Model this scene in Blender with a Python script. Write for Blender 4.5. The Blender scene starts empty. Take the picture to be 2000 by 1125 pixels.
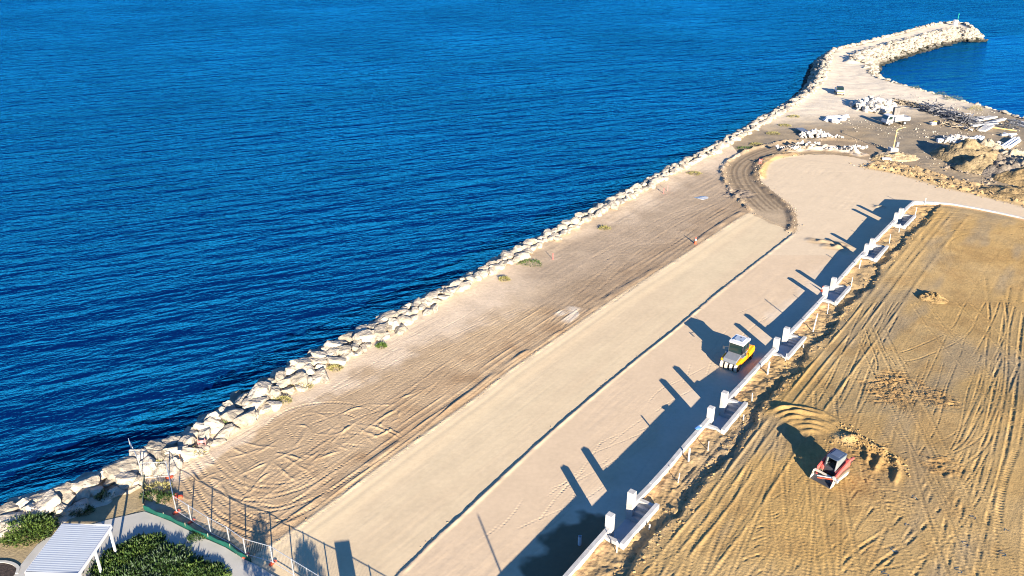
import bpy, bmesh, math, random
import numpy as np
from mathutils import Vector, Matrix

R = math.radians
rnd = random.Random(7)
SC = bpy.context.scene
COL = SC.collection

# ------------------------------------------------------------ camera, sky, sun, exposure
PITCH = R(25.5); CAMH = 45.0; FPX = 1600.0
cam_d = bpy.data.cameras.new('camera'); cam = bpy.data.objects.new('camera', cam_d); COL.objects.link(cam)
cam.location = (0, 0, CAMH); cam.rotation_euler = (R(90) - PITCH, 0, 0)
cam_d.sensor_width = 36; cam_d.lens = 36 * FPX / 2000; cam_d.clip_start = 0.5; cam_d.clip_end = 6000
SC.camera = cam

SUN_EL = R(16.0)
SH = Vector((-.296, .955, 0)).normalized()           # direction in which shadows fall
w = bpy.data.worlds.new('World'); SC.world = w; w.use_nodes = True
nt = w.node_tree; nt.nodes.clear()
sky = nt.nodes.new('ShaderNodeTexSky'); sky.sky_type = 'NISHITA'; sky.sun_disc = False
sky.sun_elevation = SUN_EL; sky.sun_rotation = math.atan2(-SH.x, -SH.y)
sky.air_density = 1.0; sky.dust_density = 0.0; sky.ozone_density = 9.0; sky.altitude = 0
bg = nt.nodes.new('ShaderNodeBackground'); bg.inputs['Strength'].default_value = 0.072
wo = nt.nodes.new('ShaderNodeOutputWorld')
nt.links.new(sky.outputs[0], bg.inputs[0]); nt.links.new(bg.outputs[0], wo.inputs[0])
SC.cycles.pixel_filter_type = 'BLACKMAN_HARRIS'; SC.cycles.filter_width = 1.05
sl = bpy.data.lights.new('sun', 'SUN'); sl.energy = 5.0; sl.angle = R(0.5); sl.color = (1.0, .87, .70)
sun = bpy.data.objects.new('sun', sl); COL.objects.link(sun)
to_sun = Vector((-SH.x * math.cos(SUN_EL), -SH.y * math.cos(SUN_EL), math.sin(SUN_EL)))
sun.rotation_euler = to_sun.to_track_quat('Z', 'Y').to_euler(); sun.location = to_sun * 200
SC.view_settings.view_transform = 'Standard'; SC.view_settings.look = 'None'
SC.view_settings.gamma = 1.0; SC.view_settings.use_curve_mapping = False
SC.view_settings.exposure = 1.72
SEA = -2.4

# ------------------------------------------------------------ measuring helpers
def at(x, y, z=0.0):
    "the place on the level z that is surveyed from the photograph's pixel (2000 px wide)"
    u = (x - 1000) / FPX; v = (562.5 - y) / FPX
    d = (u, math.cos(PITCH) + v * math.sin(PITCH), -math.sin(PITCH) + v * math.cos(PITCH))
    t = (z - CAMH) / d[2]
    return np.array([d[0] * t, d[1] * t, z])
def WT(y): return np.interp(y, [45, 64, 70, 83, 92, 102, 123], [1.75, 1.7, 1.35, 1.05, 1.0, 1.25, 1.75])   # top of the retaining wall
def att(x, y, dz=-.12):
    z = 1.6
    for _ in range(5): z = float(WT(at(x, y, z)[1])) + dz
    return at(x, y, z)
def G(pts, z=0.0): return np.array([at(a, b, z)[:2] for a, b in pts])
def GT(pts): return np.array([att(a, b)[:2] for a, b in pts])

# ------------------------------------------------------------ numpy noise
rs = np.random.RandomState(3)
PERM = rs.rand(256, 256).astype(np.float32)
def vn(x, y):
    xi = np.floor(x).astype(np.int64); yi = np.floor(y).astype(np.int64)
    fx = (x - xi).astype(np.float32); fy = (y - yi).astype(np.float32)
    fx = fx * fx * (3 - 2 * fx); fy = fy * fy * (3 - 2 * fy)
    a = PERM[xi & 255, yi & 255]; b = PERM[(xi + 1) & 255, yi & 255]
    c = PERM[xi & 255, (yi + 1) & 255]; d = PERM[(xi + 1) & 255, (yi + 1) & 255]
    return (a + (b - a) * fx) * (1 - fy) + (c + (d - c) * fx) * fy - .5
def fbm(x, y, o=4, g=.5):
    s = 0; a = 1.
    for k in range(o):
        s = s + a * vn(x * 2 ** k + 17.3 * k, y * 2 ** k + 9.1 * k); a *= g
    return s
def inpoly(X, Y, P):
    r = np.zeros(X.shape, bool); n = len(P)
    for i in range(n):
        x1, y1 = P[i]; x2, y2 = P[(i + 1) % n]
        if y1 == y2: continue
        m = (Y > min(y1, y2)) & (Y <= max(y1, y2))
        r ^= m & (X < (Y - y1) * (x2 - x1) / (y2 - y1) + x1)
    return r
def pdist(X, Y, P, closed=False):
    D = np.full(X.shape, 1e9, np.float32); n = len(P)
    for i in range(n if closed else n - 1):
        a = P[i]; b = P[(i + 1) % n]; ab = b - a; L = ab @ ab + 1e-9
        t = np.clip(((X - a[0]) * ab[0] + (Y - a[1]) * ab[1]) / L, 0, 1)
        D = np.minimum(D, (X - a[0] - t * ab[0]) ** 2 + (Y - a[1] - t * ab[1]) ** 2)
    return np.sqrt(D)
def smooth(a, b, x):
    t = np.clip((x - a) / (b - a), 0, 1); return t * t * (3 - 2 * t)
def spline(P, step=.5):
    P = np.asarray(P, float); out = []
    Q = np.vstack([2 * P[0] - P[1], P, 2 * P[-1] - P[-2]])
    for i in range(1, len(Q) - 2):
        p0, p1, p2, p3 = Q[i - 1:i + 3]; n = max(2, int(np.linalg.norm(p2 - p1) / step))
        for t in np.arange(n) / n:
            out.append(.5 * ((2 * p1) + (-p0 + p2) * t + (2 * p0 - 5 * p1 + 4 * p2 - p3) * t * t + (-p0 + 3 * p1 - 3 * p2 + p3) * t ** 3))
    out.append(P[-1]); return np.array(out)
def offset(P, d):
    T = np.gradient(P, axis=0); T /= np.linalg.norm(T, axis=1)[:, None] + 1e-9
    return P + np.stack([T[:, 1], -T[:, 0]], 1) * d      # +d = to the right of travel

# ------------------------------------------------------------ surveyed outlines
crest_px = [(-260, 1130), (-80, 1040), (0, 1008), (60, 990), (130, 965), (220, 930), (300, 893), (380, 850), (440, 812), (520, 762), (600, 712), (700, 657),
            (800, 603), (880, 563), (960, 522), (1040, 477), (1130, 430), (1220, 383), (1300, 338), (1390, 292), (1460, 252), (1530, 212),
            (1568, 187), (1595, 162), (1605, 135), (1612, 112), (1630, 98), (1669, 89.5), (1747, 70), (1804, 53), (1850, 45), (1885, 47), (1900, 56)]
CREST = G(crest_px)
inner_bw = np.array([at(a, b, SEA)[:2] + np.array([-1.2, 3.4]) for a, b in [(1905, 71), (1862, 82), (1804, 98), (1747, 112), (1703, 131)]])
HARB = G([(1704, 146), (1735, 158), (1770, 169), (1827, 184), (1908, 204), (1977, 225), (2060, 250), (2300, 330)])
LAND = np.vstack([CREST, inner_bw, HARB, [[175, 60], [120, 22], [-60, 22]]])
MOUND = np.array([at(a, b, .6)[:2] for a, b in [(1664, 118), (1680, 104), (1735, 88), (1816, 67), (1862, 56), (1890, 60)]])
wall_px = [(1098, 1125), (1190, 1022), (1280, 930), (1328, 874), (1384, 811), (1500, 688), (1590, 595), (1680, 495), (1768, 405), (1783, 392)]
def wpt(p):
    z = 1.7
    for _ in range(5): z = float(WT(at(*p, z)[1]))
    return at(*p, z)[:2]
WALLM = spline([wpt(p) for p in wall_px], 1.0)
d0 = WALLM[0] - WALLM[3]; d0 /= np.linalg.norm(d0)
WALL_MAIN = np.vstack([WALLM[0] + d0 * 16, WALLM])
RET = spline([wpt((1783, 392)), wpt((1850, 395)), wpt((1930, 409)), wpt((2000, 424)), wpt((2090, 447))], 2.0)
d1 = RET[-1] - RET[-2]; d1 /= np.linalg.norm(d1)
RET = np.vstack([RET, RET[-1] + d1 * 30])
LOT = np.vstack([WALL_MAIN, RET[1:], [[140, 22], [30, 15]]])

roadL_px = [(470, 1115), (540, 1065), (580, 1038), (640, 995), (700, 950), (836, 850), (940, 775), (1000, 727), (1100, 658), (1212, 581), (1330, 506), (1433, 437), (1470, 415)]
roadR_px = [(1550, 455), (1500, 494), (1400, 572), (1320, 640), (1244, 700), (1160, 770), (1067, 850), (980, 930), (900, 1005), (840, 1060), (779, 1121), (700, 1195)]
ROADL = spline(G(roadL_px), 1.5); ROADR = spline(G(roadR_px), 1.5)
ROAD = np.vstack([ROADL, ROADR, G([(380, 1195)])])
trk_in = [(1550, 455), (1554, 432), (1542, 402), (1505, 373), (1482, 350), (1480, 328), (1500, 311), (1560, 303), (1640, 303), (1700, 315), (1750, 333), (1830, 362), (1900, 377), (2010, 400)]
trk_out = [(1470, 415), (1450, 398), (1420, 362), (1411, 335), (1422, 316), (1452, 298), (1500, 283), (1560, 275), (1640, 272), (1710, 283), (1760, 298)]
TRK_IN = spline(G(trk_in), 1.5); TRK_OUT = spline(G(trk_out), 1.5)
TRACK = np.vstack([G([(1470, 415)]), TRK_OUT, G([(1800, 320), (1750, 333)]), spline(G(trk_in[:11])[::-1], 1.5)])
PLAZA = np.vstack([TRK_IN, [[140, 60]], RET[::-1], WALL_MAIN[::-1], ROADR[::-1]])
BANK = spline(G([(1690, 322), (1760, 334), (1800, 345), (1850, 360), (1905, 372), (1960, 385), (2030, 402)]), 1.)
PATH_px = [(20, 1132), (52, 1090), (73, 1065), (91, 1052), (150, 1034), (208, 1017), (282, 1000), (310, 1010), (335, 1020), (385, 1046), (440, 1070), (475, 1092), (500, 1104), (560, 1140), (560, 1300), (-80, 1300)]
PATH = G(PATH_px)

# bay frames: centre of the opening on the wall line
BAYS = []
for a, gap in [((1190, 1022), 2.75), ((1386, 811), 2.6), ((1514, 675), 2.4), ((1610, 573), 2.5), ((1690, 490), 1.9), ((1748, 428), 1.8)]:
    p = wpt(a); i = int(np.argmin(np.linalg.norm(WALLM - p, axis=1)))
    T = WALLM[min(i + 3, len(WALLM) - 1)] - WALLM[max(i - 3, 0)]; T /= np.linalg.norm(T)
    c = p + T * (gap / 2 + .1)
    BAYS.append((c, T, gap, float(WT(c[1]))))

# ------------------------------------------------------------ ground patches (height + colour)
class Patch: pass
def mkpatch(x0, x1, y0, y1, d):
    p = Patch(); p.d = d; p.x0 = x0; p.y0 = y0
    p.nx = int(round((x1 - x0) / d)) + 1; p.ny = int(round((y1 - y0) / d)) + 1
    xs = x0 + np.arange(p.nx) * d; ys = y0 + np.arange(p.ny) * d
    p.X, p.Y = np.meshgrid(xs, ys); p.X = p.X.astype(np.float32); p.Y = p.Y.astype(np.float32)
    p.x1 = xs[-1]; p.y1 = ys[-1]
    return p
PATCHES = [mkpatch(-48, 60, 37.2, 88.4, .08), mkpatch(-48, 120, 88.4, 160.4, .2), mkpatch(0, 210, 160.4, 352.4, .6)]
FRONT = mkpatch(-60, 126, 19.2, 37.2, .6); SIDE = mkpatch(60, 126, 37.2, 88.4, .64)
PATCHES += [FRONT, SIDE]

AZ = R(37.3); SA, CA = math.sin(AZ), math.cos(AZ)
def mix(C, m, c):
    c = np.array(c, np.float32); m = m[..., None]; return C * (1 - m) + c * m
c_dirt = (.455, .335, .20); c_dirt_dk = (.33, .24, .15); c_pale = (.60, .48, .34); c_road = (.585, .475, .305); c_right = (.56, .43, .285)
c_track = (.27, .205, .13); c_plaza = (.60, .485, .33); c_lot = (.405, .262, .095); c_lotg = (.385, .29, .155); c_yard = (.27, .22, .15); c_gold = (.50, .32, .11)

def stamp(path, prof, hw, clear=.0, col=None, cw=None):
    "path: world polyline; prof(d signed, s) -> height; hw half width"
    P = np.asarray(path); seg = np.linalg.norm(np.diff(P, axis=0), axis=1); S0 = np.concatenate([[0], np.cumsum(seg)])
    for p in PATCHES[:3]:
        if p.d > .3 and hw < 1.0: continue
        lo = P.min(0) - hw; hi = P.max(0) + hw
        i0 = max(0, int((lo[0] - p.x0) / p.d)); i1 = min(p.nx, int((hi[0] - p.x0) / p.d) + 2)
        j0 = max(0, int((lo[1] - p.y0) / p.d)); j1 = min(p.ny, int((hi[1] - p.y0) / p.d) + 2)
        if i1 <= i0 or j1 <= j0: continue
        D = np.full((j1 - j0, i1 - i0), 1e3, np.float32); S = np.zeros_like(D); SG = np.ones_like(D)
        for k in range(len(P) - 1):
            a = P[k]; b = P[k + 1]
            if seg[k] < 1e-6: continue
            u0 = max(i0, int((min(a[0], b[0]) - hw - p.x0) / p.d)); u1 = min(i1, int((max(a[0], b[0]) + hw - p.x0) / p.d) + 2)
            v0 = max(j0, int((min(a[1], b[1]) - hw - p.y0) / p.d)); v1 = min(j1, int((max(a[1], b[1]) + hw - p.y0) / p.d) + 2)
            if u1 <= u0 or v1 <= v0: continue
            X = p.X[v0:v1, u0:u1] - a[0]; Y = p.Y[v0:v1, u0:u1] - a[1]; t = (b - a) / seg[k]
            s = np.clip(X * t[0] + Y * t[1], 0, seg[k]); dx = X - s * t[0]; dy = Y - s * t[1]
            d = np.sqrt(dx * dx + dy * dy); sg = np.sign(X * t[1] - Y * t[0])
            sub = (slice(v0 - j0, v1 - j0), slice(u0 - i0, u1 - i0))
            m = d < D[sub]; D[sub] = np.where(m, d, D[sub]); S[sub] = np.where(m, s + S0[k], S[sub]); SG[sub] = np.where(m, sg, SG[sub])
        m = D < hw
        if not m.any(): continue
        win = (slice(j0, j1), slice(i0, i1)); fade = smooth(0, 1.5, np.minimum(S, S0[-1] - S) + .2)
        h = prof(D * SG, S) * fade
        p.R[win] = np.where(m, p.R[win] * (1 - clear * smooth(hw, hw * .5, D)) + h, p.R[win])
        if col is not None:
            mm = smooth(cw or hw, (cw or hw) * .6, D) * .8 * fade * m
            p.C[win] = mix(p.C[win], mm.astype(np.float32), col)

for p in PATCHES:
    X, Y = p.X, p.Y
    wob = fbm(X / 3.1, Y / 3.1, 3); wob2 = fbm(X / 3.3 + 40, Y / 3.3 + 9, 3)
    Xw = X + wob * 1.2; Yw = Y + wob2 * 1.2
    U = X * SA + Y * CA; V = X * CA - Y * SA
    inside = inpoly(X + wob * .8, Y + wob2 * .8, LAND); D = pdist(X, Y, LAND, True); sd = np.where(inside, D, -D)
    H = np.where(sd > 0, 0, np.maximum(sd / 1.55, -7)).astype(np.float32)
    H += np.where(sd > 0, .18 * smooth(5, 0, sd), 0)
    # breakwater mound
    dm = pdist(X, Y, MOUND); H = np.maximum(H, np.where(dm < 7, .7 - np.maximum(dm - 1.2, 0) / 1.8, -9))
    lot = inpoly(X, Y, LOT); p.lot = lot
    p.lotm = lot
    dwall = pdist(X, Y, WALL_MAIN); dret = pdist(X, Y, RET); Wz = WT(Y).astype(np.float32)
    sc = 3.4 + fbm(U / 4., U * 0 + 3.3, 3) * 1.3 + fbm(X / 1.1, Y / 1.1, 2) * .35
    ter = Wz - .12 - .34 * smooth(sc + .45, sc, dwall)
    ter = np.where(dret < 3, np.minimum(ter, Wz - .1 - .12 * smooth(3, 1, dret)), ter)
    H = np.where(lot, ter, H)
    for c, T, gap, z in BAYS:                                  # dug out under the stair bays
        lx = (X - c[0]) * T[1] - (Y - c[1]) * T[0]; ly = (X - c[0]) * T[0] + (Y - c[1]) * T[1]
        H = np.where((lx > .05) & (lx < 1.95) & (abs(ly) < 2.75), -.5, H)
        H = np.where((lx > -.5) & (lx < .15) & (abs(ly) < gap / 2), np.minimum(H, .02), H)
    road = inpoly(X + fbm(X / .8, Y / .8, 2) * .12, Y, ROAD)
    track = inpoly(Xw, Yw, TRACK); plaza = inpoly(X + fbm(X / .8, Y / .8, 2) * .3, Y, PLAZA) & ~lot
    land = sd > 0
    yard = land & ~road & ~track & ~plaza & ~lot & (Y > 118 - .0 * X) & (X > 44)
    dirt = land & ~road & ~track & ~plaza & ~lot & ~yard
    p.reg = np.where(road, 1, np.where(track, 2, np.where(lot, 3, np.where(plaza, 4, 0))))
    # --- relief
    Rl = np.zeros_like(X)
    st = fbm(U / 7., V / .45, 4, .6)
    rough = fbm(X / .9, Y / .9, 4, .6)
    amp = np.clip(.5 + fbm(X / 9, Y / 9, 2) * 1.6, .1, 1.2)
    Rl = np.where(dirt, .024 * st * amp + .024 * fbm(U / 4., V / .16, 3, .6) * amp + .016 * rough * amp, Rl)
    Rl = np.where(road, .006 * st + .003 * rough, Rl)
    Rl = np.where(plaza, .014 * st * amp + .010 * rough * amp, Rl)
    Rl = np.where(track, .07 * rough * amp, Rl)
    Rl = np.where(yard, .10 * fbm(X / 1.6, Y / 1.6, 4, .6) + .18 * fbm(X / 8, Y / 8, 3), Rl)
    nearw = smooth(4.4, 3.2, dwall)
    Rl = np.where(lot, .018 * rough * amp + .012 * st + nearw * .28 * fbm(X / 1.3, Y / 1.3, 4, .6), Rl)
    H += np.where(plaza & (pdist(X, Y, ROADR) < 40), .02, 0)
    H = H + np.where(road, -.08, 0) * smooth(0.1, 2.5, pdist(X, Y, ROADL)).astype(np.float32)
    p.R = Rl.astype(np.float32); p.H = H; p.land = land; p.dirt = dirt; p.plaza = plaza; p.sd = sd; p.dwall = dwall; p.dret = dret
    # --- colour (albedo)
    C = np.zeros(X.shape + (3,), np.float32); C[:] = c_dirt
    n1 = np.clip(.5 + fbm(X / 12, Y / 12, 4) * 1.3, 0, 1); n2 = np.clip(.5 + fbm(U / 16, V / 1.6, 4) * 1.3, 0, 1)
    n3 = np.clip(.5 + fbm(X / 2.2, Y / 2.2, 4) * 1.2, 0, 1)
    C = mix(C, n2 * .45, c_dirt_dk)
    # bleached band behind the rocks, widest in the north
    bw = np.interp(Y, [40, 60, 80, 95, 110, 125, 150, 170, 330], [1, 1.6, 4.5, 9, 14, 12, 9, 40, 60])
    C = mix(C, smooth(1.5, .5, (sd - 3.0 + wob * 4) / bw) * .9, c_pale)
    dkband = np.where(dirt, smooth(9, 3, pdist(X, Y, ROADL)) * n3, 0)
    C = mix(C, dkband * .6, (.27, .165, .085))
    far_dk = smooth(16, 5, pdist(X, Y, G([(1440, 372), (1380, 425), (1250, 480), (1150, 540)])) + wob * 6) * dirt
    C = mix(C, far_dk * .7, (.29, .215, .14))
    C = np.where(yard[..., None], mix(mix(np.zeros_like(C) + np.array(c_yard, np.float32), n1 * .7, (.36, .27, .16)), np.clip(n3 - .35, 0, 1) * .7, (.19, .165, .13)), C)
    C = np.where((yard & (sd < 26) & (Y > 150))[..., None], mix(C, np.clip(smooth(175, 195, Y - .25 * (X - 80)) * (1.0), 0, 1), (.66, .57, .43)), C)
    C = np.where(road[..., None], mix(np.zeros_like(C) + np.array(c_road, np.float32), n2 * .25 + n1 * .12, (.50, .37, .24)), C)
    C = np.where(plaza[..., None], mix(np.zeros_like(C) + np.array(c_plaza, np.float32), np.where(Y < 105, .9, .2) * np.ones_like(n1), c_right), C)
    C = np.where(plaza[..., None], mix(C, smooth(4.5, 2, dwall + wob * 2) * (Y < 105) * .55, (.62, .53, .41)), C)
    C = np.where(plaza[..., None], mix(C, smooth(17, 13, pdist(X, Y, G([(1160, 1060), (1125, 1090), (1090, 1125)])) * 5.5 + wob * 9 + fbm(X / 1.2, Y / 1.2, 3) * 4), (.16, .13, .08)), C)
    C = np.where(track[..., None], mix(np.zeros_like(C) + np.array(c_track, np.float32), n2 * .3 + n3 * .2, (.40, .30, .19)), C)
    jn = smooth(14, 2, np.hypot(X - at(1510, 440)[0], Y - at(1510, 440)[1]))
    C = np.where(track[..., None], mix(C, jn * .8, (.44, .34, .22)), C)
    L = mix(np.zeros_like(C) + np.array(c_lot, np.float32), n1 * .55, c_lotg)
    L = mix(L, np.clip(n3 - .45, 0, 1) * .9, (.29, .18, .07))
    L = mix(L, np.clip(fbm(U / 9 + 7, V / 2.5, 3) * 2.0, 0, .7), (.29, .225, .135))
    _l = att(1680, 890)[:2]; L = mix(L, smooth(8, 3, np.hypot(X - _l[0], Y - _l[1]) + wob * 3) * .5, (.30, .195, .08))
    L = mix(L, nearw * .4, (.37, .27, .16))
    L = mix(L, smooth(.9, .3, np.minimum(dwall, dret) - .3 + wob * .5), (.50, .32, .16))
    C = np.where(lot[..., None], L, C)
    # park corner in the south-west: sand path strip, pale beach by the rocks
    park = land & ~road & (inpoly(X, Y, G([(-300, 1300), (-300, 900), (150, 900), (282, 925), (283, 1000), (480, 1095), (560, 1150), (560, 1300)])))
    C = np.where(park[..., None], mix(np.zeros_like(C) + np.array((.33, .26, .15), np.float32), n3 * .4, (.25, .20, .115)), C)
    p.R = np.where(park, p.R * .45, p.R)
    C = np.where((park & (sd < 3.4 + wob * 2) & (X < -33))[..., None], np.array((.55, .48, .36), np.float32), C)
    # under the rocks and below the tide line
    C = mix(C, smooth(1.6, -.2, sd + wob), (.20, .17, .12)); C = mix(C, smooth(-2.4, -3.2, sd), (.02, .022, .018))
    p.C = C

# bank of golden sand between the yard and the plaza, rubble ridges, berms
def ridge(h, wd, nz=.5, sc=1.0, seed=0):
    return lambda d, s: h * np.exp(-(d / wd) ** 2) * np.clip(1 + nz * 3 * vn(s / sc + seed, d / (sc * .8) + seed * 1.7), .05, 2.2)
stamp(BANK, ridge(.28, 1.4, .9, .9, 3), 5, .2, (.40, .28, .13), 3.2)
stamp(offset(BANK, 1.2), ridge(.3, .35, .9, .6, 13), 1.6, .0, (.42, .30, .15), 1.0)
stamp(offset(BANK, -3.0), ridge(.3, .6, .9, .7, 5), 2.6, .0, (.36, .26, .14), 2.0)
stamp(spline(G([(1560, 300), (1525, 304), (1497, 313), (1484, 330), (1482, 350)]), 1), ridge(.45, .8, .4, 1.3, 9), 2.4, .1, (.52, .33, .12), 1.6)
RUB = spline(G([(1525, 299), (1560, 293), (1610, 291), (1660, 297), (1690, 306)]), 1)
stamp(RUB, ridge(.7, 1.1, .8, 1.0, 7), 3.2, .0, (.46, .40, .33), 1.8)
stamp(TRK_OUT[:40], ridge(.35, .45, .5, 1.2, 2), 1.2, .2)
stamp(offset(spline(G(trk_in[:8]), 1), -.6), ridge(.25, .5, .6, 1.2, 2), 1.4, .2, (.20, .15, .1), 1.0)
stamp(ROADL, lambda d, s: .10 * np.exp(-((d + .3) / .2) ** 2) * (1 + 1.6 * vn(s / 1.1, s * 0)) + .10 * np.exp(-((d + 1.3) / .35) ** 2) * (1 + 2 * vn(s / 2, s * 0 + 5)), 2.2, .2)
stamp(ROADL, lambda d, s: -.02 * np.exp(-((d - .7) / .3) ** 2), 1.5, .5, (.58, .47, .31), .6)
stamp(ROADR[:-2], lambda d, s: .06 * np.exp(-((d + .2) / .16) ** 2) * (1 + 1.2 * vn(s / .8, s * 0 + 2)), 1.2, .3)

# machine tracks
def rut(w, dep, lug=.02, pitch=.3, n_sub=1, berm=.6):
    dep = dep * .35; lug = lug * .8; w = w * .62
    def f(d, s):
        ad = np.abs(d); h = -dep * np.exp(-(ad / w) ** 4) + berm * dep * np.exp(-((ad - w * 1.35) / (w * .42)) ** 2)
        if n_sub > 1: h = h + dep * .5 * np.cos(d / w * math.pi * n_sub) * (ad < w)
        if lug: h = h + lug * np.cos(2 * math.pi * (s / pitch + ad * .6)) * (ad < w * 1.05)
        h = h * (1 + 1.3 * vn(s / .31, d / .13 + dep * 77)) + dep * .25 * vn(s / .17, d / .12)
        return h * (.75 + .6 * np.clip(.5 + vn(s / 5.1, s * 0 + dep * 91), 0, 1))
    return f
def pair(path, gauge=1.5, w=.2, dep=.06, lug=.015, pitch=.34):
    for s in (-1, 1): stamp(offset(path, s * gauge / 2), rut(w, dep, lug, pitch), w * 1.7, .7)
lot_tracks = [
 ([(1990, 560), (1975, 650), (1960, 780), (1935, 900), (1905, 1000), (1870, 1140)], 1.8, .28, .12),
 ([(1940, 540), (1950, 640), (1930, 760), (1890, 880), (1850, 960), (1800, 1050), (1740, 1140)], 1.8, .25, .10),
 ([(1975, 700), (1925, 820), (1890, 930), (1868, 1030), (1850, 1140)], 1.6, .25, .11),
 ([(1480, 950), (1600, 990), (1700, 1003), (1790, 985), (1860, 945), (1900, 890), (1935, 820), (1955, 700)], 1.7, .16, .045),
 ([(1420, 1010), (1550, 1070), (1650, 1095), (1750, 1085), (1830, 1040), (1890, 960), (1920, 880)], 1.8, .2, .06),
 ([(1700, 955), (1790, 930), (1860, 900), (1905, 865), (1940, 800)], 1.6, .2, .07),
 ([(1760, 900), (1830, 880), (1890, 850), (1920, 800), (1940, 740), (1950, 640), (1990, 540)], 1.7, .18, .05),
 ([(1650, 700), (1620, 760), (1590, 820)], 1.2, .14, .05), ([(1740, 610), (1690, 700), (1655, 790), (1630, 830)], 1.6, .22, .09),
 ([(1700, 600), (1672, 660), (1640, 740), (1600, 810)], 1.5, .2, .07),
 ([(1660, 650), (1690, 670), (1740, 690), (1765, 720)], 1.2, .18, .09), ([(1700, 640), (1710, 670), (1725, 710), (1720, 760)], 1.2, .18, .09),
 ([(1800, 450), (1770, 490), (1720, 555), (1680, 615)], 1.4, .16, .07), ([(1830, 470), (1790, 520), (1750, 575), (1715, 620)], 1.6, .16, .08),
 ([(1790, 500), (1735, 580), (1690, 660)], 1.6, .18, .08), ([(1860, 480), (1810, 540), (1770, 600)], 1.5, .14, .06),
 ([(2010, 475), (1950, 455), (1880, 433), (1830, 440), (1812, 470), (1835, 500), (1860, 520)], 1.7, .2, .07),
 ([(2010, 440), (1950, 435), (1870, 420), (1810, 425), (1790, 450)], 1.8, .25, .08),
 ([(1990, 465), (1930, 450), (1870, 455), (1840, 475), (1850, 510), (1880, 540), (1900, 560)], 1.6, .22, .08),
 ([(2030, 500), (1985, 540), (1960, 620), (1920, 700)], 1.8, .18, .07), ([(2010, 560), (1990, 640), (1985, 760), (1960, 900)], 1.8, .22, .08),
 ([(2000, 470), (1960, 500), (1900, 600), (1870, 650), (1790, 690), (1740, 700)], 1.8, .2, .05),
 ([(2010, 880), (1985, 960), (1975, 1060), (1965, 1140)], 1.9, .4, .07),
 ([(1290, 1140), (1340, 1080), (1400, 1010), (1455, 930), (1500, 860), (1560, 790)], 1.7, .2, .06),
 ([(1330, 1140), (1380, 1090), (1440, 1010), (1500, 920), (1530, 870)], 1.7, .2, .05),
 ([(1185, 1120), (1250, 1110), (1330, 1085), (1430, 1045), (1500, 1000), (1560, 960)], 1.5, .17, .07),
 ([(1260, 1130), (1340, 1090), (1440, 1060), (1540, 1010), (1600, 985)], 1.5, .17, .08),
 ([(1300, 1135), (1400, 1100), (1470, 1050), (1560, 1030), (1620, 1000)], 1.5, .17, .08),
 ([(1380, 1135), (1450, 1080), (1540, 1045), (1640, 1000)], 1.4, .17, .08), ([(1420, 1135), (1480, 1100), (1550, 1090), (1640, 1040)], 1.4, .2, .09),
 ([(1480, 1140), (1560, 1050), (1620, 980), (1680, 930)], 1.6, .2, .06), ([(1560, 1140), (1620, 1060), (1680, 985), (1720, 930)], 1.7, .22, .08),
 ([(1590, 1140), (1660, 1070), (1710, 1020), (1760, 960), (1800, 900)], 1.7, .2, .07),
 ([(1640, 1140), (1690, 1090), (1760, 1040), (1830, 960), (1870, 890)], 1.7, .24, .09),
 ([(1370, 960), (1440, 930), (1500, 900), (1520, 870)], 1.4, .15, .05), ([(1400, 950), (1450, 960), (1470, 945)], 1.2, .15, .07),
 ([(1550, 880), (1500, 930), (1480, 990), (1500, 1050), (1560, 1100)], 1.6, .16, .05), ([(1580, 890), (1530, 940), (1515, 1000), (1540, 1060)], 1.6, .16, .05),
 ([(1600, 920), (1560, 960), (1545, 1010), (1580, 1060)], 1.4, .16, .05),
 ([(1655, 915), (1690, 950), (1720, 970), (1770, 985), (1815, 1000)], 1.5, .24, .10), ([(1700, 905), (1710, 950), (1740, 985), (1800, 995)], 1.5, .24, .10),
 ([(1695, 975), (1740, 968), (1780, 980), (1815, 1012)], 1.4, .24, .09), ([(1700, 1000), (1740, 990), (1790, 1005)], 1.4, .22, .09),
 ([(1600, 950), (1640, 960), (1600, 1010), (1550, 1060)], 1.4, .2, .06),
 ([(1700, 720), (1670, 780), (1640, 830)], 1.7, .2, .06), ([(1870, 650), (1830, 740), (1790, 830)], 1.8, .16, .05),
 ([(1780, 720), (1750, 790), (1720, 850)], 1.6, .14, .05), ([(1830, 700), (1810, 760), (1790, 800)], 1.4, .14, .05), ([(1900, 680), (1870, 760), (1850, 840), (1800, 920)], 1.8, .16, .06)]
for pts, g, wd, dep in lot_tracks:
    P = spline(GT(pts), .5)
    pair(P, g, wd, dep, .018 if wd < .35 else .03, .36)
for k in range(38):                                             # fainter passes, along the haul direction
    x = rnd.uniform(-1, 1); a = rnd.uniform(0, 1)
    c = att(1330 + 640 * a, rnd.uniform(560 if a > .55 else 880, 1110))[:2]; th = AZ + rnd.gauss(-.12 - .35 * a, .13); L = rnd.uniform(5, 16)
    t = np.array([math.sin(th), math.cos(th)]); n = np.array([t[1], -t[0]]); b = rnd.gauss(0, .06) * L
    pair(spline([c - t * L, c - t * L / 3 + n * b, c + t * L / 3 + n * b, c + t * L], .6), rnd.choice([1.4, 1.6, 1.9]), rnd.uniform(.14, .28), rnd.uniform(.02, .06), .014)
# graded edge lines beside the wall trench
for dd, hh in ((4.6, .07), (5.6, .05), (6.4, .06), (8.4, .05)):
    stamp(offset(WALLM, dd), lambda d, s, hh=hh: hh * np.exp(-(d / .12) ** 2) * (1 + 1.5 * vn(s / 3, s * 0 + hh * 99)), .6)
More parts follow.
